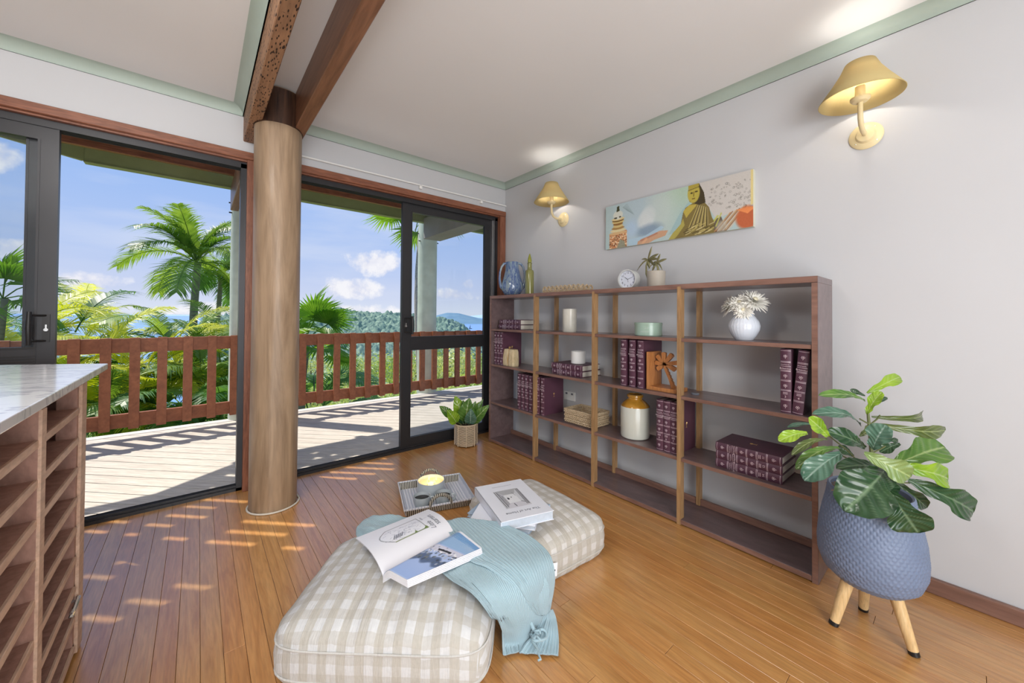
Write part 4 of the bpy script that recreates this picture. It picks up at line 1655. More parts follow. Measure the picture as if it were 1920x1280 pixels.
pg.poly([(.66, .3), (.69, .28), (.74, .55), (.71, .58)], (56, 58, 66))
pg.poly([(.62, 0), (.97, 0), (.97, 1), (.76, 1)], (150, 182, 218))
pg.poly([(.84, 0), (.97, 0), (.97, 1), (.9, 1)], (118, 160, 206))
pg.poly([(.9, 0), (1, 0), (1, .2), (.93, .12)], (230, 234, 242))
for k in range(22):
    x, y = .8+.15*rs.rand(), rs.rand()
    pg.line(x, y, x+.02, y+.2, (170, 190, 214), .003, .6)
pg.mask((pg.X > .975)*1., (236, 238, 246))
pg.surf('right_page', lambda a, b: rpage(a, b), M['pagep'], mg)
# page block under the right page, page sheaf under the left one
for nm, fn, drop in (('page_block', rpage, .024), ('page_sheaf', lpage, .008)):
    mb = MB()
    nb = 16
    for lay in range(5 if nm == 'page_block' else 2):
        d0, d1 = -.0012-lay*drop/5, -.0012-(lay+.86)*drop/5
        sh = .004*lay
        top_ = [[fn(a, b/nb*(1+.01*lay), d0) for b in range(nb+1)] for a in (0, 1)]
        bot = [[fn(a, b/nb*(1+.01*lay), max(d1, -.03)) for b in range(nb+1)] for a in (0, 1)]
        for r_ in bot:
            for q in r_:
                q.z = max(q.z, zg-.028)
        mb.grid([top_[0], top_[1]])
        mb.grid([bot[1], bot[0]])
        mb.grid([bot[0], top_[0]])
        mb.grid([top_[1], bot[1]])
        mb.add([top_[0][-1], top_[1][-1], bot[1][-1], bot[0][-1]], [(0, 1, 2, 3)])
    mb.build(nm, M['paper'], mg, False)


def page_text(txt, a0, b0, size, shear=0):
    me = text_mesh(txt, size, 0, shear)
    ga = (G1-G0).length
    lb = ((L0+L1)/2-(G0+G1)/2).length
    mb = MB()
    # reading direction runs outward from the gutter, letters' tops face the near edge
    mb.add([lpage(a0-v.co.y/ga, b0+v.co.x/lb, .0008) for v in me.vertices], [tuple(p.vertices) for p in me.polygons])
    return mb


page_text('starters', .88, .5, .034).build('lettering', M['dgrey'], mg)
page_text('Little', .8, .36, .03, .5).build('lettering', M['dgrey'], mg)
page_text('kitchen', .765, .68, .011, .3).build('lettering', M['dgrey'], mg)

# ------------------------------------------------------------------ throw


def rib():
    m, t, b = setup('pale_blue_knit', .85)
    a = nd(t, 'ShaderNodeUVMap').outputs[0]
    s_ = nd(t, 'ShaderNodeSeparateXYZ')
    t.links.new(a, s_.inputs[0])
    w = mth(t, 'SINE', mth(t, 'MULTIPLY', s_.outputs[0], 2*PI*62))
    col = mixc(t, mth(t, 'ADD', mth(t, 'MULTIPLY', w, .5), .5), lin((144, 172, 184)), lin((170, 196, 206)))
    t.links.new(col, b.inputs['Base Color'])
    b.inputs['Sheen Weight'].default_value = .3
    n = tnoise(t, coords(t, (1, 1, 1)), 240, 3)
    bump(t, b, mth(t, 'ADD', mth(t, 'MULTIPLY', w, .5), mth(t, 'MULTIPLY', n, .6)), .6, .0018)
    return m


M['throw'] = rib()


def cr(p0, p1, p2, p3, t):
    return .5*((2*p1)+(-p0+p2)*t+(2*p0-5*p1+4*p2-p3)*t*t+(-p0+3*p1-3*p2+p3)*t**3)


def interp(rows, t):
    n = len(rows)-1
    x = min(t*n, n-1e-6)
    i = int(x)
    f = x-i
    g = lambda k: rows[max(0, min(n, k))]
    return [cr(a, b, c, d, f) for a, b, c, d in zip(g(i-1), g(i), g(i+1), g(i+2))]


from mathutils.bvhtree import BVHTree
bpy.context.view_layer.update()
_vs, _fs = [], []
for _o in bpy.data.objects:
    if _o.name.startswith('cover') and _o.parent and _o.parent.name.startswith('floor_cushion'):
        _n = len(_vs)
        _vs += [_o.matrix_world @ v.co for v in _o.data.vertices]
        _fs += [tuple(i+_n for i in p.vertices) for p in _o.data.polygons]
CUSH = BVHTree.FromPolygons(_vs, _fs)


def cloth(name, rows, parent, nu=150, nv=90, th=.004, ribamp=.0009, nribs=62, fold=.006, seed=0, lift=0., minz=.004):
    V = [[onz(u, v, z) for (u, v, z) in r] for r in rows]
    mb = MB()
    P = []
    for j in range(nv+1):
        r = interp(V, j/nv)
        row = []
        for i in range(nu+1):
            s_ = i/nu
            k = len(r)-1
            x = min(s_*k, k-1e-6)
            a = int(x)
            g = lambda q: r[max(0, min(k, q))]
            p = cr(g(a-1), g(a), g(a+1), g(a+2), x-a)
            z = p.z+lift+fold*noise.noise(Vector((s_*7+seed, j/nv*2.2, seed)))
            hs = [q[0].z for q in (CUSH.ray_cast(Vector((p.x+dx, p.y+dy, 1)), Vector((0, 0, -1))) for dx, dy in ((0, 0), (-.014, 0), (-.01, .012), (-.024, .008), (.004, .014), (-.02, .024))) if q[0] is not None]
            if hs:
                z = max(z, max(hs)+.0085+.0015*(name == 'upper_fold'))
            row.append(Vector((p.x, p.y, max(minz, z))))
        P.append(row)
    Zs = np.array([[q.z for q in r_] for r_ in P])
    for _ in range(5):
        E_ = np.pad(Zs, 1, mode='edge')
        Zs = (E_[1:-1, 1:-1]*2+E_[:-2, 1:-1]+E_[2:, 1:-1]+E_[1:-1, :-2]+E_[1:-1, 2:])/6
    for j, r_ in enumerate(P):
        for i, q in enumerate(r_):
            q.z = float(Zs[j, i])+ribamp*math.sin(2*PI*nribs*i/nu)
    mb.grid(P)
    me = mb.mesh(name, M['throw'], True, 180)
    uv = me.uv_layers.new(name='UVMap')
    W1 = nu+1
    li = np.zeros(len(me.loops), int)
    me.loops.foreach_get('vertex_index', li)
    co = np.stack([(li % W1)/nu, (li//W1)/nv], 1).astype(np.float32)
    uv.data.foreach_set('uv', co.ravel())
    o = link(name, me, parent)
    s = o.modifiers.new('thick', 'SOLIDIFY')
    s.thickness = th
    s.offset = 0
    return o


th = thing('throw_blanket', 'pale blue ribbed knitted throw draped between the two cushions', 'blanket', (0, 0, 0))
cloth('under_layer', [
    [(790, 985, .245), (850, 975, .25), (930, 985, .25)],
    [(800, 1040, .245), (870, 1020, .245), (980, 1040, .235)],
    [(838, 1082, .245), (905, 1070, .248), (1020, 1080, .20)],
    [(880, 1108, .243), (930, 1110, .225), (1030, 1110, .15)],
    [(908, 1138, .215), (950, 1148, .16), (1020, 1150, .08)],
    [(926, 1170, .15), (965, 1180, .08), (1010, 1175, .035)],
    [(930, 1200, .05), (965, 1205, .025), (1005, 1195, .02)],
    [(934, 1232, .012), (968, 1223, .012), (1002, 1211, .012)]], th, fold=.004, seed=2)
cloth('upper_fold', [
    [(830, 985, .262), (860, 971, .262), (905, 975, .262), (930, 977, .262)],
    [(858, 1018, .262), (890, 1000, .262), (945, 995, .258), (985, 1000, .25)],
    [(880, 1050, .258), (925, 1035, .26), (985, 1025, .245), (1022, 1028, .235)],
    [(912, 1064, .252), (960, 1062, .25), (1005, 1055, .235), (1036, 1052, .215)],
    [(950, 1092, .225), (985, 1092, .215), (1015, 1090, .195), (1040, 1085, .16)],
    [(978, 1124, .17), (998, 1126, .155), (1018, 1124, .13), (1036, 1118, .105)],
    [(1003, 1150, .10), (1012, 1153, .09), (1020, 1153, .08), (1030, 1148, .07)]], th, fold=.004, seed=5, nribs=40)
cloth('floor_fold', [
    [(1022, 1145, .075), (1030, 1143, .07), (1036, 1143, .06)],
    [(1012, 1165, .05), (1030, 1160, .045), (1042, 1160, .03)],
    [(1000, 1190, .035), (1025, 1185, .035), (1046, 1185, .02)],
    [(985, 1208, .02), (1018, 1208, .02), (1047, 1206, .014)],
    [(974, 1224, .012), (1012, 1226, .012), (1046, 1228, .012)]], th, fold=.004, seed=7, nribs=26)
cloth('tucked_corner', [
    [(668, 1002, .205), (672, 985, .22), (700, 968, .23), (745, 966, .225)],
    [(674, 1010, .21), (690, 992, .235), (715, 975, .24), (760, 970, .23)],
    [(700, 1015, .215), (715, 1002, .235), (740, 985, .235), (775, 975, .225)]], th, 90, 30, fold=.012, seed=9, nribs=30)
m = MB()
rr = random.Random(4)
for k in range(5):
    b = onz(995+rr.uniform(-6, 6), 1180+rr.uniform(-8, 8), .04)
    pts = [b]
    for i in range(7):
        b = b+Vector((rr.uniform(-.014, .016), rr.uniform(-.022, .006), rr.uniform(-.004, .006)))
        b.z = max(.022, b.z)
        pts.append(b.copy())
    m.tube(pts, .0035, 6)
c = onz(1012, 1192, .045)
m.tube([c+Vector((.028*math.cos(a), .018*math.sin(a), .004*math.sin(2*a))) for a in [2*PI*i/18 for i in range(18)]], .0045, 6, closed=True)
m.tube([onz(988, 1148, .1), onz(993, 1162, .075), onz(1000, 1178, .055), onz(1010, 1190, .045)], [.006, .008, .007, .005], 6)
mt_ = m.mesh('tassel', M['throw'], True, 180)
link('tassel', mt_, th)

# ------------------------------------------------------------------ stack of hardcover books on the rear cushion
M['bwhite'] = plain('white_book_cover', (228, 231, 240), .35, var=.01)
M['bblue'] = plain('pale_blue_cover', (168, 186, 206), .35, var=.03)
M['bpage'] = plain('book_page_edges', (196, 206, 218), .7, var=.05, scale=60)


def hardback(name, label, c, z, rot, sx_, sy, t_, mat, spine_x=-1):
    t = thing(name, label, 'book', (c[0], c[1], z), (0, 0, rot), 'hardcover books on the rear cushion')
    m = MB()
    m.bbox(-sx_/2, sx_/2, -sy/2, sy/2, 0, .003, .0008)
    m.bbox(-sx_/2, sx_/2, -sy/2, sy/2, t_-.003, t_, .0008)
    xs = spine_x*sx_/2
    m.bbox(min(xs, xs-spine_x*.003), max(xs, xs-spine_x*.003), -sy/2, sy/2, 0, t_, .0008)
    m.build('cover', mat, t)
    MB().box(-sx_/2+.004, sx_/2-.004, -sy/2+.004, sy/2-.004, .003, t_-.003).build('page_block', M['bpage'], t)
    return t


zt_ = .202
hardback('coffee_table_book', 'pale blue hardcover lowest in the stack on the rear cushion', (1.135, 1.375), zt_, R(24), .25, .31, .018, M['bblue'], 1)
hardback('coffee_table_book', 'white hardcover in the middle of the stack, turned to the left', (1.10, 1.345), zt_+.0185, R(38), .225, .285, .02, M['bwhite'], 1)
t = hardback('coffee_table_book', 'thick white hardcover with a grey interior photograph on top of the stack', (1.126, 1.349), zt_+.039, R(-16), .248, .345, .04, M['bwhite'], -1)
pg = Pic(90, 110, (206, 208, 214))
pg.poly([(.1, 0), (.9, 0), (.72, .28), (.28, .28)], (176, 178, 182))
pg.poly([(0, 0), (.1, 0), (.28, .28), (.28, .75), (.06, 1), (0, 1)], (196, 198, 204))
pg.poly([(.28, .28), (.72, .28), (.72, .75), (.28, .75)], (226, 228, 232))
pg.poly([(.06, 1), (.28, .75), (.72, .75), (1, 1)], (208, 208, 216))
for x in (.03, .1, .9, .95, .99):
    pg.line(x, .04, x+(.04 if x < .5 else -.04), .92, (52, 54, 62), .012)
for k in range(3):
    pg.line(.14+.04*k, .1+.1*k, .17+.04*k, .85-.03*k, (88, 90, 98), .008)
pg.ell(.36, .5, .04, .06, (60, 62, 70))
pg.ell(.5, .45, .02, .03, (80, 82, 90))
pg.line(.42, .8, .44, .94, (40, 42, 50), .016)
pg.line(.74, .74, .84, .8, (60, 62, 70), .016)
pg.line(.66, .2, .7, .4, (90, 92, 98), .008)
pg.noise(4, 3)
pg.surf('cover_photo', lambda a, b: Vector((-.062+.124*a, .085-.17*b, .0405)), M['pagep'], t, False)
m = MB()
mb_text(m, 'The Art of Home', .0225, Matrix.Translation((.0, -.122, .0405)) @ Matrix.Rotation(PI, 4, 'Z'), depth=.0002)
m.build('title_lettering', M['dgrey'], t)
m = MB()
m.box(-.05, .05, .128, .1295, .0401, .0404)
m.build('author_line', M['dgrey'], t)

# ------------------------------------------------------------------ tray with candle bowl and cups


def stripes(name, c1, c2, ax, per):
    m, t, b = setup(name, .8)
    s_ = nd(t, 'ShaderNodeSeparateXYZ')
    v = coords(t)
    t.links.new(v, s_.inputs[0])
    w = mth(t, 'SINE', mth(t, 'MULTIPLY', mth(t, 'ADD', s_.outputs[ax], mth(t, 'MULTIPLY', tnoise(t, v, 30, 2), .004)), 2*PI/per))
    f = mth(t, 'ADD', mth(t, 'MULTIPLY', w, 3.), .5, clamp=True)
    t.links.new(mixc(t, f, lin(c1), lin(c2)), b.inputs['Base Color'])
    bump(t, b, w, .6, .002)
    return m


M['strx'] = stripes('black_white_weave', (58, 56, 50), (206, 202, 190), 0, .0105)
M['trayw'] = stripes('white_rope_weave', (196, 202, 216), (228, 230, 238), 0, .017)
tr = thing('woven_tray', 'rectangular white and black woven rope tray with two loop handles on the floor', 'tray', (1.135, 2.10, 0), (0, 0, R(-17.8)))
hx, hy = .185, .165
MB().bbox(-hx, hx, -hy, hy, .001, .01, .003).build('tray_base', M['trayw'], tr)
for sg in (-1, 1):
    m = MB()
    q = [(-hx, sg*hy, .004), (hx, sg*hy, .004), (hx+.012, sg*(hy+.018), .046), (-hx-.012, sg*(hy+.018), .046)]
    q2 = [(a, b+sg*.008, c) for a, b, c in q]
    m.add(q+q2, [(0, 1, 2, 3), (7, 6, 5, 4), (3, 2, 6, 7), (0, 3, 7, 4), (1, 5, 6, 2), (0, 4, 5, 1)])
    m.build('striped_wall', M['strx'], tr)
    m = MB()
    q = [(sg*hx, -hy, .004), (sg*hx, hy, .004), (sg*(hx+.012), hy+.018, .046), (sg*(hx+.012), -hy-.018, .046)]
    q2 = [(a+sg*.008, b, c) for a, b, c in q]
    m.add(q+q2, [(0, 1, 2, 3), (7, 6, 5, 4), (3, 2, 6, 7), (0, 3, 7, 4), (1, 5, 6, 2), (0, 4, 5, 1)])
    m.build('end_wall', M['trayw'], tr)
    m = MB()
    m.tube([(.062*math.cos(a), sg*(hy+.02+.004*math.sin(a)), .04+.062*math.sin(a)) for a in [PI*k/16 for k in range(17)]], .009, 10)
    m.build('loop_handle', M['strx'], tr, True)
MB().tube([(hx+.016, hy+.022, .046), (-hx-.016, hy+.022, .046), (-hx-.016, -hy-.022, .046), (hx+.016, -hy-.022, .046)], .006, 8, closed=True).build('rim', M['trayw'], tr, True)

M['cupg'] = plain('grey_blue_stoneware', (192, 202, 208), .3, coat=.3, var=.05)
M['coffee'] = plain('black_coffee', (26, 16, 12), .08)
M['wax'] = plain('warm_wax', (244, 226, 190), .4)


def cup(label, p, rot):
    t = thing('coffee_cup', label, 'cup', (p.x, p.y, .0105), (0, 0, rot), 'ribbed cups on the woven tray')
    pr = [(.028, 0), (.032, .003), (.042, .022), (.0475, .045), (.0485, .068), (.0465, .068), (.045, .045), (.036, .01), (0, .008)]
    MB().lathe(pr, 72, fn=lambda a, k, z: 1+(.022*math.cos(a*26) if k in (2, 3) else 0)).build('body', M['cupg'], t, True, ang=75)
    MB().tube([(.044, 0, .056), (.062, 0, .058), (.071, 0, .045), (.064, 0, .028), (.042, 0, .022)], .0055, 8).build('handle', M['cupg'], t, True)
    MB().lathe([(0, .050), (.0452, .050), (.0452, .0505), (0, .0508)], 32).build('coffee', M['coffee'], t)
    return t


cup('ribbed grey cup of black coffee at the left front of the woven tray', onz(791, 950, .012), R(-35))
cup('ribbed grey cup of black coffee at the right front of the woven tray', onz(831, 945, .012), R(-28))
p = onz(808, 925, .012)
t = thing('candle_bowl', 'pale grey ceramic candle bowl with four lit wicks on the woven tray', 'candle', (p.x, p.y, .0105))
MB().lathe([(.07, 0), (.078, .004), (.083, .04), (.083, .088), (.0785, .088), (.078, .06), (0, .052)], 48).build('bowl', M['cupg'], t, True)
MB().lathe([(0, .060), (.0778, .060), (.0778, .0695), (.05, .068), (0, .068)], 40).build('wax', M['wax'], t, True)
M['flame'] = emis('candle_flame', (255, 206, 90), 5)
for k, (x, y, s) in enumerate(((-.005, .02, 1.3), (-.035, -.018, .9), (.005, -.03, .8), (.03, -.012, 1))):
    w = MB().tube([(x, y, .068), (x, y, .079)], .0015, 6).build('wick', M['dark'], t)
    MB().lathe([(.0015, 0), (.0055, .006), (.005, .012), (.002, .022), (.0003, .03)], 10, c=(x, y, .078), M=Matrix.Identity(4)).build('flame', M['flame'], w, True)
l = lamp('POINT', 'candle_light', .35, (1, .66, .22), shadow_soft_size=.02)
l.parent = t
l.location = (0, 0, .10)

# ------------------------------------------------------------------ plants


def leafmat(name, c1, c2, rough=.25, vein=(200, 216, 150)):
    m, t, b = setup(name, rough, 0, .35)
    v = coords(t)
    f = tnoise(t, v, 14, 4)
    col = ramp(t, f, [(.3, lin(c1)), (.7, lin(c2))])
    a = nd(t, 'ShaderNodeAttribute', attribute_name='vein')
    col = mixc(t, mth(t, 'MULTIPLY', a.outputs['Fac'], .6), col, lin(vein))
    t.links.new(col, b.inputs['Base Color'])
    tr_ = nd(t, 'ShaderNodeBsdfTranslucent')
    t.links.new(col, tr_.inputs[0])
    mx = nd(t, 'ShaderNodeMixShader')
    mx.inputs[0].default_value = .2
    t.links.new(b.outputs[0], mx.inputs[1])
    t.links.new(tr_.outputs[0], mx.inputs[2])
    t.links.new(mx.outputs[0], t.nodes['Material Output'].inputs[0])
    return m


LM = {'b': leafmat('bright_leaf', (106, 150, 30), (158, 192, 52)), 'm': leafmat('mid_leaf', (66, 110, 40), (104, 144, 62)),
      'd': leafmat('dark_leaf', (34, 66, 40), (58, 92, 56), vein=(140, 168, 130)), 't': leafmat('teal_leaf', (56, 96, 76), (96, 132, 112), .16, (176, 200, 186)),
      'o': leafmat('olive_leaf', (74, 92, 44), (104, 120, 64)), 'p': leafmat('pale_leaf', (112, 140, 76), (140, 162, 100))}


def leaf(name, B, T, w, kind, parent, origin, bow=.12, fold=.25, wav=.05, shape='fiddle', tilt=0.):
    """broad leaf from base B to tip T, width w; blade faces the viewer side"""
    D = T-B
    L = D.length
    D = D/L
    view = (Vector((0, 0, CAMZ))-(B+T)/2-origin).normalized()
    N = (view+Vector((0, 0, .25)))
    N = (N-D*N.dot(D)).normalized()
    Sd = D.cross(N)
    if tilt:
        q = Matrix.Rotation(tilt, 3, D)
        N, Sd = q @ N, q @ Sd
    nv_, nu_ = 40, 18
    rows, vein = [], []
    for j in range(nv_+1):
        q = j/nv_
        if shape == 'fiddle':
            wd = math.sin(PI*min(1., q**1.0*.93+.035))**.6*(.55+.75*q-.28*math.exp(-((q-.38)/.14)**2))*.86
            if q > .93:
                wd *= math.sqrt(max(0, (1-q)/.07))*.9+.1
        else:
            wd = math.sin(PI*(q*.97+.02)**.72)**.8
        wd = max(wd, .01)*w/2
        row = []
        for i in range(nu_+1):
            s_ = i/nu_*2-1
            c = B+D*(L*q)+N*(bow*L*math.sin(PI*q))
            z = fold*wd*abs(s_)**1.3+wav*w*math.sin(q*17+s_*1.2)*abs(s_)**2-.02*w*math.cos((q*7-abs(s_)*1.6)*2*PI)*(1-q*.3)
            row.append(c+Sd*(wd*s_)+N*z)
            side = abs(((q*7-abs(s_)*1.6) % 1)-.5)
            vein.append(1. if i == nu_//2 else max(0, .5-side*5)*.9)
        rows.append(row)
    mb = MB().grid(rows)
    o = mb.build(name, LM[kind], parent, True, ang=180)
    at_ = o.data.attributes.new('vein', 'FLOAT', 'POINT')
    at_.data.foreach_set('value', np.array(vein, np.float32))
    return o


pc = Vector((1.885, .232, 0))
pl_ = thing('footed_planter', 'blue-grey honeycomb planter on three pale wooden legs at the right', 'planter', pc)


def hexf(a, k, z):
    return 1.


PH = .335
Z0 = .165
prof = []
NP, NA = 96, 220
outer = [(.0, 0), (.06, .0), (.1, .012), (.13, .04), (.145, .085), (.147, .13), (.142, .19), (.131, .25), (.12, .30), (.115, .335)]


def ip(tab, x):
    for (a, b) in zip(tab[:-1], tab[1:]):
        if a[0] <= x <= b[0]:
            return a[1]+(b[1]-a[1])*(x-a[0])/(b[0]-a[0])
    return tab[-1][1]


mb = MB()
vs, fs = [], []
# arc length along the outer profile
al = [0]
for (a, b) in zip(outer[:-1], outer[1:]):
    al.append(al[-1]+math.hypot(b[0]-a[0], b[1]-a[1]))
tr_r = [(s_, p[0]) for s_, p in zip(al, outer)]
tr_z = [(s_, p[1]) for s_, p in zip(al, outer)]
s0 = .055
cellh = .0118
ncell = 52
for j in range(NP+1):
    s_ = s0+(al[-1]-s0)*j/NP
    r0, z0_ = ip(tr_r, s_), ip(tr_z, s_)
    for i in range(NA*2):
        a = i/(NA*2)
        y = s_/cellh
        best = 9
        for rw in (math.floor(y), math.floor(y)+1):
            xo = .5*(rw % 2)
            x = a*ncell-xo
            dx = (x-round(x))
            dy = (y-rw)
            best = min(best, math.hypot(dx*1.02, dy*.9))
        h = .0034*max(0, 1-(best/.56)**3)
        rr_ = r0+h
        vs.append(Vector((rr_*math.cos(2*PI*a), rr_*math.sin(2*PI*a), Z0+z0_-h*.2)))
n_ = NA*2
for j in range(NP):
    for i in range(n_):
        k = (i+1) % n_
        fs.append((j*n_+i, j*n_+k, (j+1)*n_+k, (j+1)*n_+i))
mb.add(vs, fs)
M['pot'] = plain('blue_grey_ceramic', (112, 126, 152), .45, var=.06)
mb.build('pot', M['pot'], pl_, True, ang=180)
MB().lathe([(0, .0), (.062, .0), (.066, .004)], 40, c=(0, 0, Z0), caps=False).build('pot_base', M['pot'], pl_, True)
MB().lathe([(.118, PH), (.114, PH+.004), (.108, PH), (.105, PH-.03), (0, PH-.035)], 60, c=(0, 0, Z0), caps=False).build('pot_lining', M['pot'], pl_, True)
M['leg'] = wood('pale_leg_timber', (214, 176, 122), (236, 204, 152), (6, 6, .6), .4, .1)
for (x, y) in ((1.808, .318), (1.982, .262), (1.853, .122)):
    d = Vector((x, y, 0))-pc
    d2 = d.normalized()
    q = MB().tube([d2*.062+Vector((0, 0, Z0+.03)), d+Vector((0, 0, .012))], [.0205, .0145], 20).build('leg', M['leg'], pl_, True)
    MB().tube([d-d2*.001+Vector((0, 0, .014)), d+d2*.003+Vector((0, 0, .0005))], [.0152, .0148], 20).build('rubber_foot', M['blk2'], q, True)

fp = thing('fiddle_leaf_plant', 'broad-leaved green fiddle leaf plant growing in the blue-grey planter', 'plant', (pc.x, pc.y, Z0+PH-.035))
org = fp.location.copy()
M['moss'] = wood('coir', (120, 84, 50), (196, 156, 104), (9, 9, 9), .9, 0, 14)
m = MB()
rr = random.Random(11)
for k in range(260):
    a, r_ = rr.uniform(0, 2*PI), .1*math.sqrt(rr.random())
    p = Vector((r_*math.cos(a), r_*math.sin(a), rr.uniform(0, .02)))
    q = p+Vector((rr.uniform(-.03, .03), rr.uniform(-.03, .03), rr.uniform(-.004, .016)))
    m.tube([p, (p+q)/2+Vector((0, 0, .008)), q], .0014, 4)
m.lathe([(0, -.004), (.1, -.004), (.1, .004), (0, .012)], 24, caps=False)
tag(m.build('coir_filling', M['moss'], fp), kind='stuff')
D0 = pc.dot(Vector((FW.x, FW.y, 0)))


def wp(u, v, dd=0.):
    return at(u, v, D0+dd)-org


M['stemm'] = plain('plant_stem', (104, 112, 70), .5)
MB().tube([wp(1637, 900, .0), wp(1634, 850, 0), wp(1630, 800, 0), wp(1627, 770, 0)], [.008, .006, .005, .004], 8).build('stem', M['stemm'], fp, True)
for pts in ([(1628, 895), (1612, 868), (1590, 845), (1552, 815)], [(1640, 895), (1660, 888), (1685, 876)], [(1634, 850), (1650, 842), (1660, 836)], [(1630, 797), (1645, 785), (1650, 778)], [(1630, 795), (1612, 785)], [(1640, 897), (1690, 905), (1710, 905)], [(1625, 893), (1600, 865), (1575, 852)]):
    MB().tube([wp(u, v, -.01*i) for i, (u, v) in enumerate(pts)], .0026, 6).build('branch', M['stemm'], fp, True)
# u,v of base, u,v of tip, width px, depth offsets base/tip, kind, bow, tilt
LF = [
    (1626, 737, 1688, 706, 27, .0, .03, 'b', .1, .1), (1622, 752, 1535, 741, 22, -.01, -.05, 'm', .12, .3), (1625, 776, 1653, 734, 24, -.03, -.05, 'b', .08, -.3),
    (1622, 742, 1594, 730, 12, .04, .06, 'd', .05, 0), (1628, 762, 1664, 745, 10, .05, .08, 'd', .05, 0),
    (1634, 781, 1728, 772, 22, .02, .06, 'o', .22, .7), (1644, 795, 1773, 806, 30, -.02, -.04, 'o', .16, .6),
    (1614, 798, 1523, 776, 28, -.03, -.07, 't', .16, .5), (1553, 818, 1516, 783, 30, -.06, -.10, 'b', .05, 0),
    (1514, 812, 1460, 827, 26, -.09, -.10, 'b', .15, .2), (1530, 796, 1476, 801, 12, .02, .03, 't', .1, .5),
    (1622, 840, 1551, 808, 36, -.02, -.04, 'd', .12, .1), (1636, 842, 1661, 796, 44, -.07, -.10, 't', .1, -.2),
    (1676, 872, 1772, 838, 66, .02, .05, 'm', .1, .0), (1686, 874, 1778, 898, 50, -.03, -.02, 'b', .14, .1),
    (1702, 900, 1826, 960, 60, -.02, -.02, 'd', .12, .1), (1658, 882, 1584, 958, 92, -.10, -.17, 'd', .16, -.2),
    (1668, 920, 1722, 999, 68, -.15, -.19, 'd', .14, .2), (1577, 850, 1508, 901, 44, -.09, -.12, 't', .14, .1),
    (1574, 840, 1492, 880, 26, -.05, -.07, 'm', .2, .3), (1552, 824, 1484, 853, 18, -.02, -.03, 'o', .2, .3),
    (1620, 849, 1708, 894, 46, -.12, -.15, 'p', .12, .2), (1660, 886, 1568, 878, 34, -.04, -.06, 'd', .15, .4),
    (1688, 832, 1650, 848, 24, .04, .05, 'd', .1, .2), (1672, 900, 1738, 952, 34, .06, .05, 'd', .1, 0),
    (1600, 855, 1570, 838, 22, .03, .04, 'd', .1, .2), (1656, 822, 1684, 828, 14, .05, .06, 'd', .1, .2),
    (1612, 818, 1640, 800, 20, .03, .05, 'o', .1, 0), (1650, 900, 1676, 930, 40, -.06, -.10, 'd', .1, .1)]
org_ = org
for (u0, v0, u1, v1, w, d0, d1, kd, bo, ti) in LF:
    leaf('leaf', wp(u0, v0, d0), wp(u1, v1, d1), w*D0/FPX*1.0, kd, fp, org_, bo, .22, .05, 'fiddle', ti)

# small plant by the door
sc = Vector((1.81, 2.80, 0))
sp_ = thing('rattan_plant_pot', 'small woven rattan plant pot on the floor beside the glass door', 'plant pot', sc)
M['ratt'] = plain('pale_rattan', (204, 186, 160), .55, var=.08, scale=30)
MB().lathe([(.07, .004), (.086, .01), (.09, .02), (.09, .18), (.08, .18), (.075, .165), (0, .165)], 32).build('inner_pot', plain('brown_liner', (70, 52, 40), .8), sp_, True)
m = MB()
for k in range(17):
    z = .012+k*.0104
    r_ = .0955 if k > 1 else .088+.004*k
    m.tube([((r_+.0016*math.sin(a*16+(PI if k % 2 else 0)))*math.cos(a), (r_+.0016*math.sin(a*16+(PI if k % 2 else 0)))*math.sin(a), z) for a in [2*PI*i/64 for i in range(64)]], .0036, 5, closed=True)
m.build('woven_bands', M['ratt'], sp_, True)
m = MB()
for k in range(8):
    a = 2*PI*k/8+.25
    m.tube([((.099)*math.cos(a), .099*math.sin(a), z) for z in (.006, .05, .1, .15, .186)], .0035, 6)
m.tube([(.098*math.cos(a), .098*math.sin(a), .186) for a in [2*PI*i/40 for i in range(40)]], .005, 6, closed=True)
m.build('upright_cane', M['ratt'], sp_, True)
s2 = thing('leafy_houseplant', 'green broad-leaved plant growing from the small rattan pot', 'plant', (sc.x, sc.y, .165))
org = s2.location.copy()
DS = sc.dot(Vector((FW.x, FW.y, 0)))
D0_, org_ = DS, org


def wq(u, v, dd=0.):
    return at(u, v, DS+dd)-org_


for (u0, v0, u1, v1, w, d0, d1, kd) in ((870, 790, 853, 742, 25, .03, .05, 'b'), (872, 790, 880, 746, 30, -.02, -.04, 'm'), (856, 792, 838, 768, 21, -.05, -.1, 'b'), (848, 782, 824, 761, 16, .0, .0, 'm'),
                                    (882, 794, 883, 766, 21, -.06, -.09, 't'), (886, 792, 917, 759, 20, .0, -.02, 'm'), (880, 780, 904, 752, 15, .06, .08, 'b'), (890, 780, 906, 748, 10, .02, .03, 'm'),
                                    (868, 794, 866, 762, 18, .0, .0, 'd'), (874, 790, 868, 750, 20, .01, .02, 'm'), (878, 788, 892, 752, 16, .03, .04, 'm'), (864, 792, 850, 770, 16, .04, .06, 'm')):
    B_, T_ = wq(u0, v0, d0), wq(u1, v1, d1)
    o = leaf('leaf', B_, T_, w*DS/FPX*1.05, kd, s2, org_, .1, .3, .03, 'oval')
    MB().tube([Vector((B_.x*.2, B_.y*.2, -.01)), B_*.7+Vector((0, 0, .0)), B_+(T_-B_)*.06], .003, 5).build('stem', M['stemm'], s2, True)
tag(MB().lathe([(0, .0), (.074, 0), (.074, .006), (0, .01)], 20, caps=False).build('soil', M['under'], s2), kind='stuff')

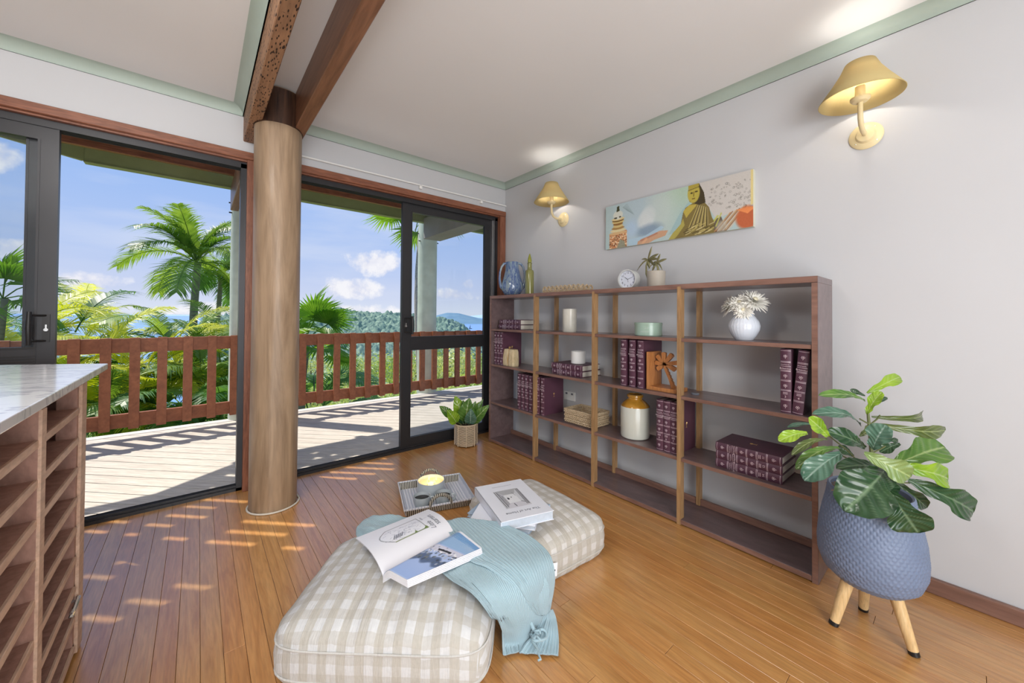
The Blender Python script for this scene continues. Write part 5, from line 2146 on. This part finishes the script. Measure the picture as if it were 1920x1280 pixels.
# ================================================================== outdoors: hillside, sea, islands, palms
def haze(name, c1, c2, scale=.05, rough=.9, speck=None):
    m, t, b = setup(name, rough)
    b.inputs['Specular IOR Level'].default_value = .1
    v = coords(t)
    f = tnoise(t, v, scale, 6, .65)
    col = ramp(t, f, [(.38, lin(c1)), (.62, lin(c2))])
    t.links.new(col, b.inputs['Base Color'])
    return m


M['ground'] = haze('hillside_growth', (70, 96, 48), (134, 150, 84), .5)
M['hill'] = haze('forested_hill', (96, 124, 116), (146, 168, 146), .1)  # muted bluish green: aerial haze is mixed into the colour
M['isle'] = haze('distant_island', (104, 136, 158), (116, 146, 164), .01)  # blue of the air put into the island's colour
M['isle2'] = haze('far_range', (166, 192, 214), (172, 198, 218), .01)  # paler still, more distance haze in the base colour


def sea():
    m, t, b = setup('sea_water', .25)
    v = coords(t, (.002, .02, 1))
    b.inputs['Base Color'].default_value = (*lin((110, 160, 214)), 1)
    bump(t, b, tnoise(t, v, 5, 4), .2, 1)
    return m


def terrain(name, fn, xs, ys, mat, label, cat=None, kind='structure'):
    mb = MB().grid([[Vector((x, y, fn(x, y))) for x in xs] for y in ys])
    return tag(mb.build(name, mat, smooth=True), label, cat, kind=kind)


def ground(x, y):
    d = math.hypot(x, y)
    return max(-63, -3.2-.17*max(0, y-6)-.0006*max(0, d-40)**1.35+.8*noise.noise(Vector((x*.1, y*.1, 0))))


terrain('hillside', ground, [-90+i*4 for i in range(60)], [3.4+i*4 for i in range(80)], M['ground'], 'green hillside falling away below the deck')
tag(MB().grid([[Vector((x, y, -60)) for x in (-30000, -3000, 3000, 30000)] for y in (60, 2000, 40000)]).build('sea', sea()), 'blue sea beyond the hills', kind='structure')


def ridge(name, label, pts, dep, depth_back, mat, rough, cell, n=200, base=-62., m_=40):
    """pts: silhouette (u, v) seen from the house; the hill is a real mound at that distance"""
    us = [p[0] for p in pts]
    mb = MB()
    rows = []
    for j in range(m_+1):
        q = j/m_
        row = []
        for i in range(n+1):
            u = us[0]+(us[-1]-us[0])*i/n
            v = ip(pts, u)
            top_ = at(u, v, dep)
            h = top_.z-base
            prof_ = math.sin(PI/2*min(1, q*1.25))**.8 if q < .8 else math.cos(PI/2*(q-.8)/.2*.98)**.5
            D = ray(u, v)
            D = Vector((D.x, D.y, 0))
            dd = dep+depth_back*(q-.8)
            p = Vector((D.x*dd, D.y*dd, base+h*prof_*(dd/dep if h > 0 else 1)))
            if rough:
                e_ = min(1, q*4)
                p.z += rough*e_*(abs(noise.noise(Vector((p.x/cell, p.y/cell, 0))))*1.6+.5*noise.noise(Vector((p.x/cell*2.7, p.y/cell*2.7, 3))))
            row.append(p)
        rows.append(row)
    mb.grid(rows)
    return tag(mb.build(name, mat, smooth=True), label, kind='structure')


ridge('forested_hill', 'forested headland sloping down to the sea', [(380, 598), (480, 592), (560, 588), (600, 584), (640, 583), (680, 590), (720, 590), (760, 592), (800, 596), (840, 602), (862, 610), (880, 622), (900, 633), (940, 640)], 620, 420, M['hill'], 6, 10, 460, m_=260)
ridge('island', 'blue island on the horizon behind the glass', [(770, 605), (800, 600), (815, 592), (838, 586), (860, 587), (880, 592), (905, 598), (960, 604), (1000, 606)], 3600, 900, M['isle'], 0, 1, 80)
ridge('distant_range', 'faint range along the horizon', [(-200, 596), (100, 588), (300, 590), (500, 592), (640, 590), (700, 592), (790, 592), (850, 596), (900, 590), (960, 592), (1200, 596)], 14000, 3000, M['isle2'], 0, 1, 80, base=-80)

bt = thing('sailboat', 'tiny dark sailboat on the sea seen through the right door', 'boat', onz(882, 616, -59.5))
MB().prism([(-8, -2), (6, -2), (9, 0), (6, 2), (-8, 2)], 0, 2).build('hull', M['dark'], bt)
MB().add([(0, 0, 2), (-6, .2, 2.5), (0, 0, 20), (0, -.3, 2)], [(0, 1, 2), (0, 2, 3)]).tube([(0, 0, 1), (0, 0, 21)], .3, 6).build('sail', M['dgrey'], bt)

G = {'y': leafy('yellow_palm_leaf', (160, 172, 36), (222, 220, 84), .5), 'g': leafy('green_palm_leaf', (78, 116, 46), (146, 172, 82), .45),
     'd': leafy('deep_palm_leaf', (60, 104, 54), (108, 150, 84), .45), 'f': leafy('fan_palm_leaf', (76, 122, 40), (140, 176, 72), .5),
     's': leafy('bush_leaf', (120, 148, 72), (190, 204, 124), .45), 'p': leafy('pale_bush_leaf', (160, 172, 116), (224, 224, 180), .45)}
M['trunk'] = wood('palm_trunk', (94, 98, 84), (146, 146, 128), (2, 2, 9), .8, 0, 3, bmp=.4)
M['trunk2'] = wood('shaggy_trunk', (120, 108, 100), (214, 206, 200), (12, 12, 20), .9, 0, 3, bmp=.8)


def frond_mesh(name, L, arch, nl, ll, lw, mat, seed, vee=.5):
    """pinnate frond growing along +x, arching up then down"""
    rr = random.Random(seed)
    mb = MB()
    N = 14
    pts = []
    for i in range(N+1):
        q = i/N
        a = arch[0]+(arch[1]-arch[0])*q**1.2
        pts.append((pts[-1]+Vector((math.cos(a), .0, math.sin(a)))*L/N) if i else Vector((0, 0, 0)))
    mb.tube(pts, [.02*L/2.4*(1-.85*i/N)+.002 for i in range(N+1)], 5)

    def P(q):
        x = min(q*N, N-1e-5)
        i = int(x)
        return pts[i].lerp(pts[i+1], x-i), (pts[i+1]-pts[i]).normalized()
    for i in range(nl):
        q = .14+.86*(i+.5)/nl
        p, d = P(q)
        for sg in (-1, 1):
            ln = ll*math.sin(PI*(.12+.8*q))**.7*rr.uniform(.85, 1.1)
            sw = (d*(.55+.5*q)+Vector((0, sg, 0))*1.0+Vector((0, 0, vee-.5*q+rr.uniform(-.12, .12)))).normalized()
            up_ = Vector((0, 0, 1))
            n_ = (d-sw*d.dot(sw)).normalized()
            w_ = lw*rr.uniform(.8, 1.15)
            m1 = p+sw*ln*.5+Vector((0, 0, -.05*ln))
            tp = p+sw*ln+Vector((0, 0, -.32*ln*rr.uniform(.6, 1.4)))
            mb.add([p-n_*w_*.5, p+n_*w_*.5, m1+n_*w_*.5, m1-n_*w_*.5, tp], [(0, 1, 2, 3), (3, 2, 4)])
    return mb.mesh(name, mat, False)


def fan_mesh(name, Rr, mat, seed, spread=215, n=30):
    rr = random.Random(seed)
    mb = MB()
    mb.tube([(0, 0, 0), (Rr*.5, 0, .04), (Rr*.9, 0, .0)], .012, 5)
    c = Vector((Rr*.9, 0, 0))
    for i in range(n):
        a = R(-spread/2+spread*i/(n-1))
        d = Vector((math.cos(a), math.sin(a), 0))
        s_ = Vector((-d.y, d.x, 0))
        L = Rr*rr.uniform(.85, 1.05)*(1-.15*abs(a)/2)
        w = L*.042
        z1 = .1*Rr
        mb.add([c, c+d*L*.55+s_*w+Vector((0, 0, z1-.02)), c+d*L*.55+Vector((0, 0, z1)), c+d*L*.55-s_*w+Vector((0, 0, z1-.02)), c+d*L+Vector((0, 0, -.12*Rr*rr.uniform(.2, 1.6)))], [(0, 1, 2), (0, 2, 3), (1, 4, 2), (2, 4, 3)])
    return mb.mesh(name, mat)


FM = {}


def palm(label, base, crown, nf, L, kind, seed, trunk=.09, archs=((1.25, -.7), (.95, -.9), (.6, -1.1), (.2, -1.2)), tm='trunk', nl=34, clump=False, fan=False, cat='palm tree', group=None, lw=.05):
    rr = random.Random(seed)
    t = thing('fan_palm' if fan else ('areca_palm' if clump else 'palm_tree'), label, cat, base, group=group)
    cr_ = Vector(crown)-Vector(base)
    if not clump:
        pts = [Vector((0, 0, 0)).lerp(cr_, i/10)+Vector((.06*math.sin(i*.7), .05*math.cos(i*.8)-.05, 0)) for i in range(11)]
        MB().tube(pts, [trunk*(1.15-.35*i/10) for i in range(11)], 12).build('trunk', M[tm], t, True)
    for i in range(nf):
        lvl = (i/nf)
        k = min(len(archs)-1, int(lvl*len(archs)))
        key = (kind, fan, k, i % 2, round(L, 1))
        if key not in FM:
            if fan:
                FM[key] = fan_mesh('frond', L, G[kind], seed+i)
            else:
                FM[key] = frond_mesh('frond', L*(.95+.1*(i % 2)), archs[k], nl, L*.33, lw, G[kind], seed+i)
        o = link('frond', FM[key], t)
        az_ = i*2.4+rr.uniform(-.25, .25)
        if clump:
            o.location = Vector((.25*math.cos(az_), .25*math.sin(az_), cr_.z*rr.uniform(.5, 1)))
        else:
            o.location = cr_
        if fan:
            o.rotation_euler = (rr.uniform(-.5, .5), R(-75+120*lvl)+rr.uniform(-.1, .1), az_)
        else:
            o.rotation_euler = (rr.uniform(-.25, .25), rr.uniform(-.12, .12), az_)
    return t


def gz(p):
    return ground(p.x, p.y)


def spot(u, v, dep):
    p = at(u, v, dep)
    return Vector((p.x, p.y, gz(p)-.2)), p


def ptree(label, u, v, dep, *a, **k):
    b, c = spot(u, v, dep)
    return palm(label, b, c, *a, **k)


ptree('tall palm tree with arching feathery fronds left of the timber pole', 368, 492, 13.5, 17, 2.4, 'g', 3, trunk=.13, archs=((1.4, .35), (1.1, -.35), (.75, -.8), (.15, -1.2)), nl=46, lw=.04)
ptree('slender palm behind the tall palm, close to the mint deck post', 412, 520, 16, 12, 2.2, 'd', 9, trunk=.1, nl=44, lw=.038)
g = 'leafy palms below the deck on the left'
for i, (u, v, dep, L, kd, l) in enumerate((
        (330, 585, 10, 2.0, 'g', 'green palm just left of the tall palm trunk, behind the railing'),
        (245, 640, 8.5, 1.9, 'y', 'yellow-green palm clump in the middle of the left railing'),
        (120, 610, 9, 1.9, 'd', 'dark green palm beside the sliding door stile'),
        (165, 660, 8, 1.7, 'y', 'yellow-green palm clump low behind the marble top'),
        (20, 620, 9, 2.0, 'y', 'yellow palm seen through the glass at the far left'),
        (300, 650, 9.5, 1.9, 'y', 'yellow palm clump below the tall palm'),
        (390, 660, 9.5, 1.8, 'g', 'green palm behind the railing near the mint post'),
        (420, 610, 12, 1.9, 'g', 'green palm rising beside the mint deck post'),
        (200, 740, 8, 1.5, 'g', 'low green palm seen between the left railing bars'),
        (340, 730, 8.5, 1.5, 'd', 'low dark palm below the railing in the middle of the left bay'),
        (270, 770, 8, 1.4, 'g', 'small green palm at the deck edge in the left bay'),
        (420, 750, 8.5, 1.4, 'd', 'low dark palm beside the foot of the mint post'),
        (-60, 650, 9, 2.0, 'g', 'green palm at the far left behind the sliding door'),
        (60, 690, 8, 1.7, 'y', 'yellow palm behind the sliding panel handle'),
        (360, 620, 14, 2.2, 'y', 'bright palm crowns further down the slope'),
        (150, 580, 18, 2.4, 'y', 'distant yellow palm crown left of centre in the left bay'),
        (10, 575, 15, 2.4, 'd', 'dark palm crown behind the glass at the far left'),
        (590, 690, 8.5, 1.6, 'd', 'dark green palm low beside the timber pole in the right bay'))):
    b, c = spot(u, v, dep)
    palm(l, b, c, 15, L, kd, 20+i, clump=True, archs=((1.35, .1), (1.1, -.4), (.8, -.8), (.4, -1.0)), group=g, nl=38, lw=.032)
ptree('fan palm with stiff pleated leaves at the far left', 5, 560, 7.5, 9, .62, 'f', 51, trunk=.06, fan=True)
ptree('bright fan palm with pleated leaves right of the timber pole', 572, 640, 8.5, 14, .75, 'f', 52, trunk=.08, fan=True)
ptree('tall shaggy-trunked palm behind the right deck post', 790, 395, 9.2, 12, .85, 'f', 53, trunk=.11, fan=True, tm='trunk2')

bushmesh = {}


def bush_mesh(kind, seed, n=1500, s=.085):
    rr = random.Random(seed)
    mb = MB()
    blobs = [(Vector((rr.uniform(-.7, .7), rr.uniform(-.7, .7), rr.uniform(.25, 1.1))), rr.uniform(.35, .6)) for _ in range(9)]
    for i in range(n):
        c, r_ = rr.choice(blobs)
        d = Vector((rr.gauss(0, 1), rr.gauss(0, 1), rr.gauss(0, 1))).normalized()
        p = c+d*r_*rr.uniform(.75, 1.05)
        a = Vector((rr.gauss(0, 1), rr.gauss(0, 1), rr.gauss(0, .6))).normalized()
        b = d.cross(a).normalized()
        q = (a-d*a.dot(d)).normalized()
        z = s*rr.uniform(.6, 1.3)
        mb.add([p, p+q*z*.5+b*z*.3+d*.01, p+q*z, p+q*z*.5-b*z*.3], [(0, 1, 2, 3)])
    return mb.mesh('foliage', G[kind])


SEEN = {}


def bush(label, u, v, dep, size, kind, seed, group):
    """v: where the top of the bush reaches"""
    p = at(u, v, dep)
    k = (kind, seed % 3)
    if k not in bushmesh:
        bushmesh[k] = (bush_mesh(kind, seed), MB().tube([(0, 0, -.3), (.05, 0, .3), (.1, .05, .9)], [.05, .04, .02], 6).tube([(0, 0, .1), (-.3, .1, .8)], [.035, .015], 6).mesh('stem', M['trunk']))
    SEEN[label] = SEEN.get(label, 0)+1
    if SEEN[label] > 1:
        label = label.replace('light green bush', 'green bush').replace('bush', 'bush behind a like one').replace('rounded tree', 'rounded tree behind another')
    t = thing('shrub', label, 'shrub', (p.x, p.y, p.z-1.5*size), (0, 0, seed*1.7), group)
    t.scale = (size, size, size)
    tag(link('foliage', bushmesh[k][0], t), kind='stuff')
    link('stem', bushmesh[k][1], t)
    return t


gb = 'bushes on the slope below the deck'
ORD = ['first', 'second', 'third', 'fourth', 'fifth', 'sixth', 'seventh']


def where(u):
    for nm, us_ in (('left', (155, 213, 268, 319, 367, 412, 447)), ('right', (573, 600, 632, 662, 690, 717, 750)), ('glazed', (752, 790, 815, 835, 856, 875, 895, 915))):
        for k in range(len(us_)-1):
            if us_[k] <= u < us_[k+1]:
                if nm == 'glazed':
                    return '%s gap behind the glass' % ORD[k]
                return '%s gap of the %s railing' % (ORD[k], nm)
    return None


SP = [(586, 735), (616, 745), (647, 735), (704, 740), (732, 730), (588, 700), (646, 690), (775, 715), (845, 700), (885, 705), (825, 730), (903, 690), (586, 780), (620, 790), (676, 770), (802, 755), (866, 725), (190, 790), (295, 800), (395, 775), (240, 765), (430, 770), (345, 790),
      (676, 665), (866, 660), (903, 655), (802, 665), (775, 645), (845, 640)]
for i, (u, v) in enumerate(SP):
    dep = max(7.5, min(60, 5.5*500/(v-590)*1.25)) if v > 640 else 50
    kd = 'ps'[i % 2] if u > 540 else 'sg'[i % 2]
    tone = {'p': 'pale', 's': 'light green', 'g': 'deep green'}[kd]
    lev = 'near the deck edge' if v >= 745 else ('at mid height' if v >= 690 else 'near the top rail')
    bush('%s bush %s, %s' % (tone, lev, where(u)), u, v, dep, dep*.085, kd, i, gb)
rr = random.Random(77)
gt = 'rounded trees further down the slope'
for i, u in enumerate((586, 616, 647, 676, 704, 732, 775, 802, 825, 845, 866, 885, 903, 586, 647, 704, 732, 775, 845, 885, 240, 345, 430)):
    far = i >= 13 and u > 540
    dep = rr.uniform(90, 150) if far else rr.uniform(28, 60)
    zt2 = -dep*rr.uniform(.05, .10) if far else -1.12-dep*rr.uniform(.08, .2)
    v_ = CY+(CAMZ-zt2)/dep*FPX+8
    bush('%s rounded tree on the slope %s' % ('farther' if far else 'nearer', where(u)), u, v_, dep, dep*.055, 'sp'[i % 2], i, gt)
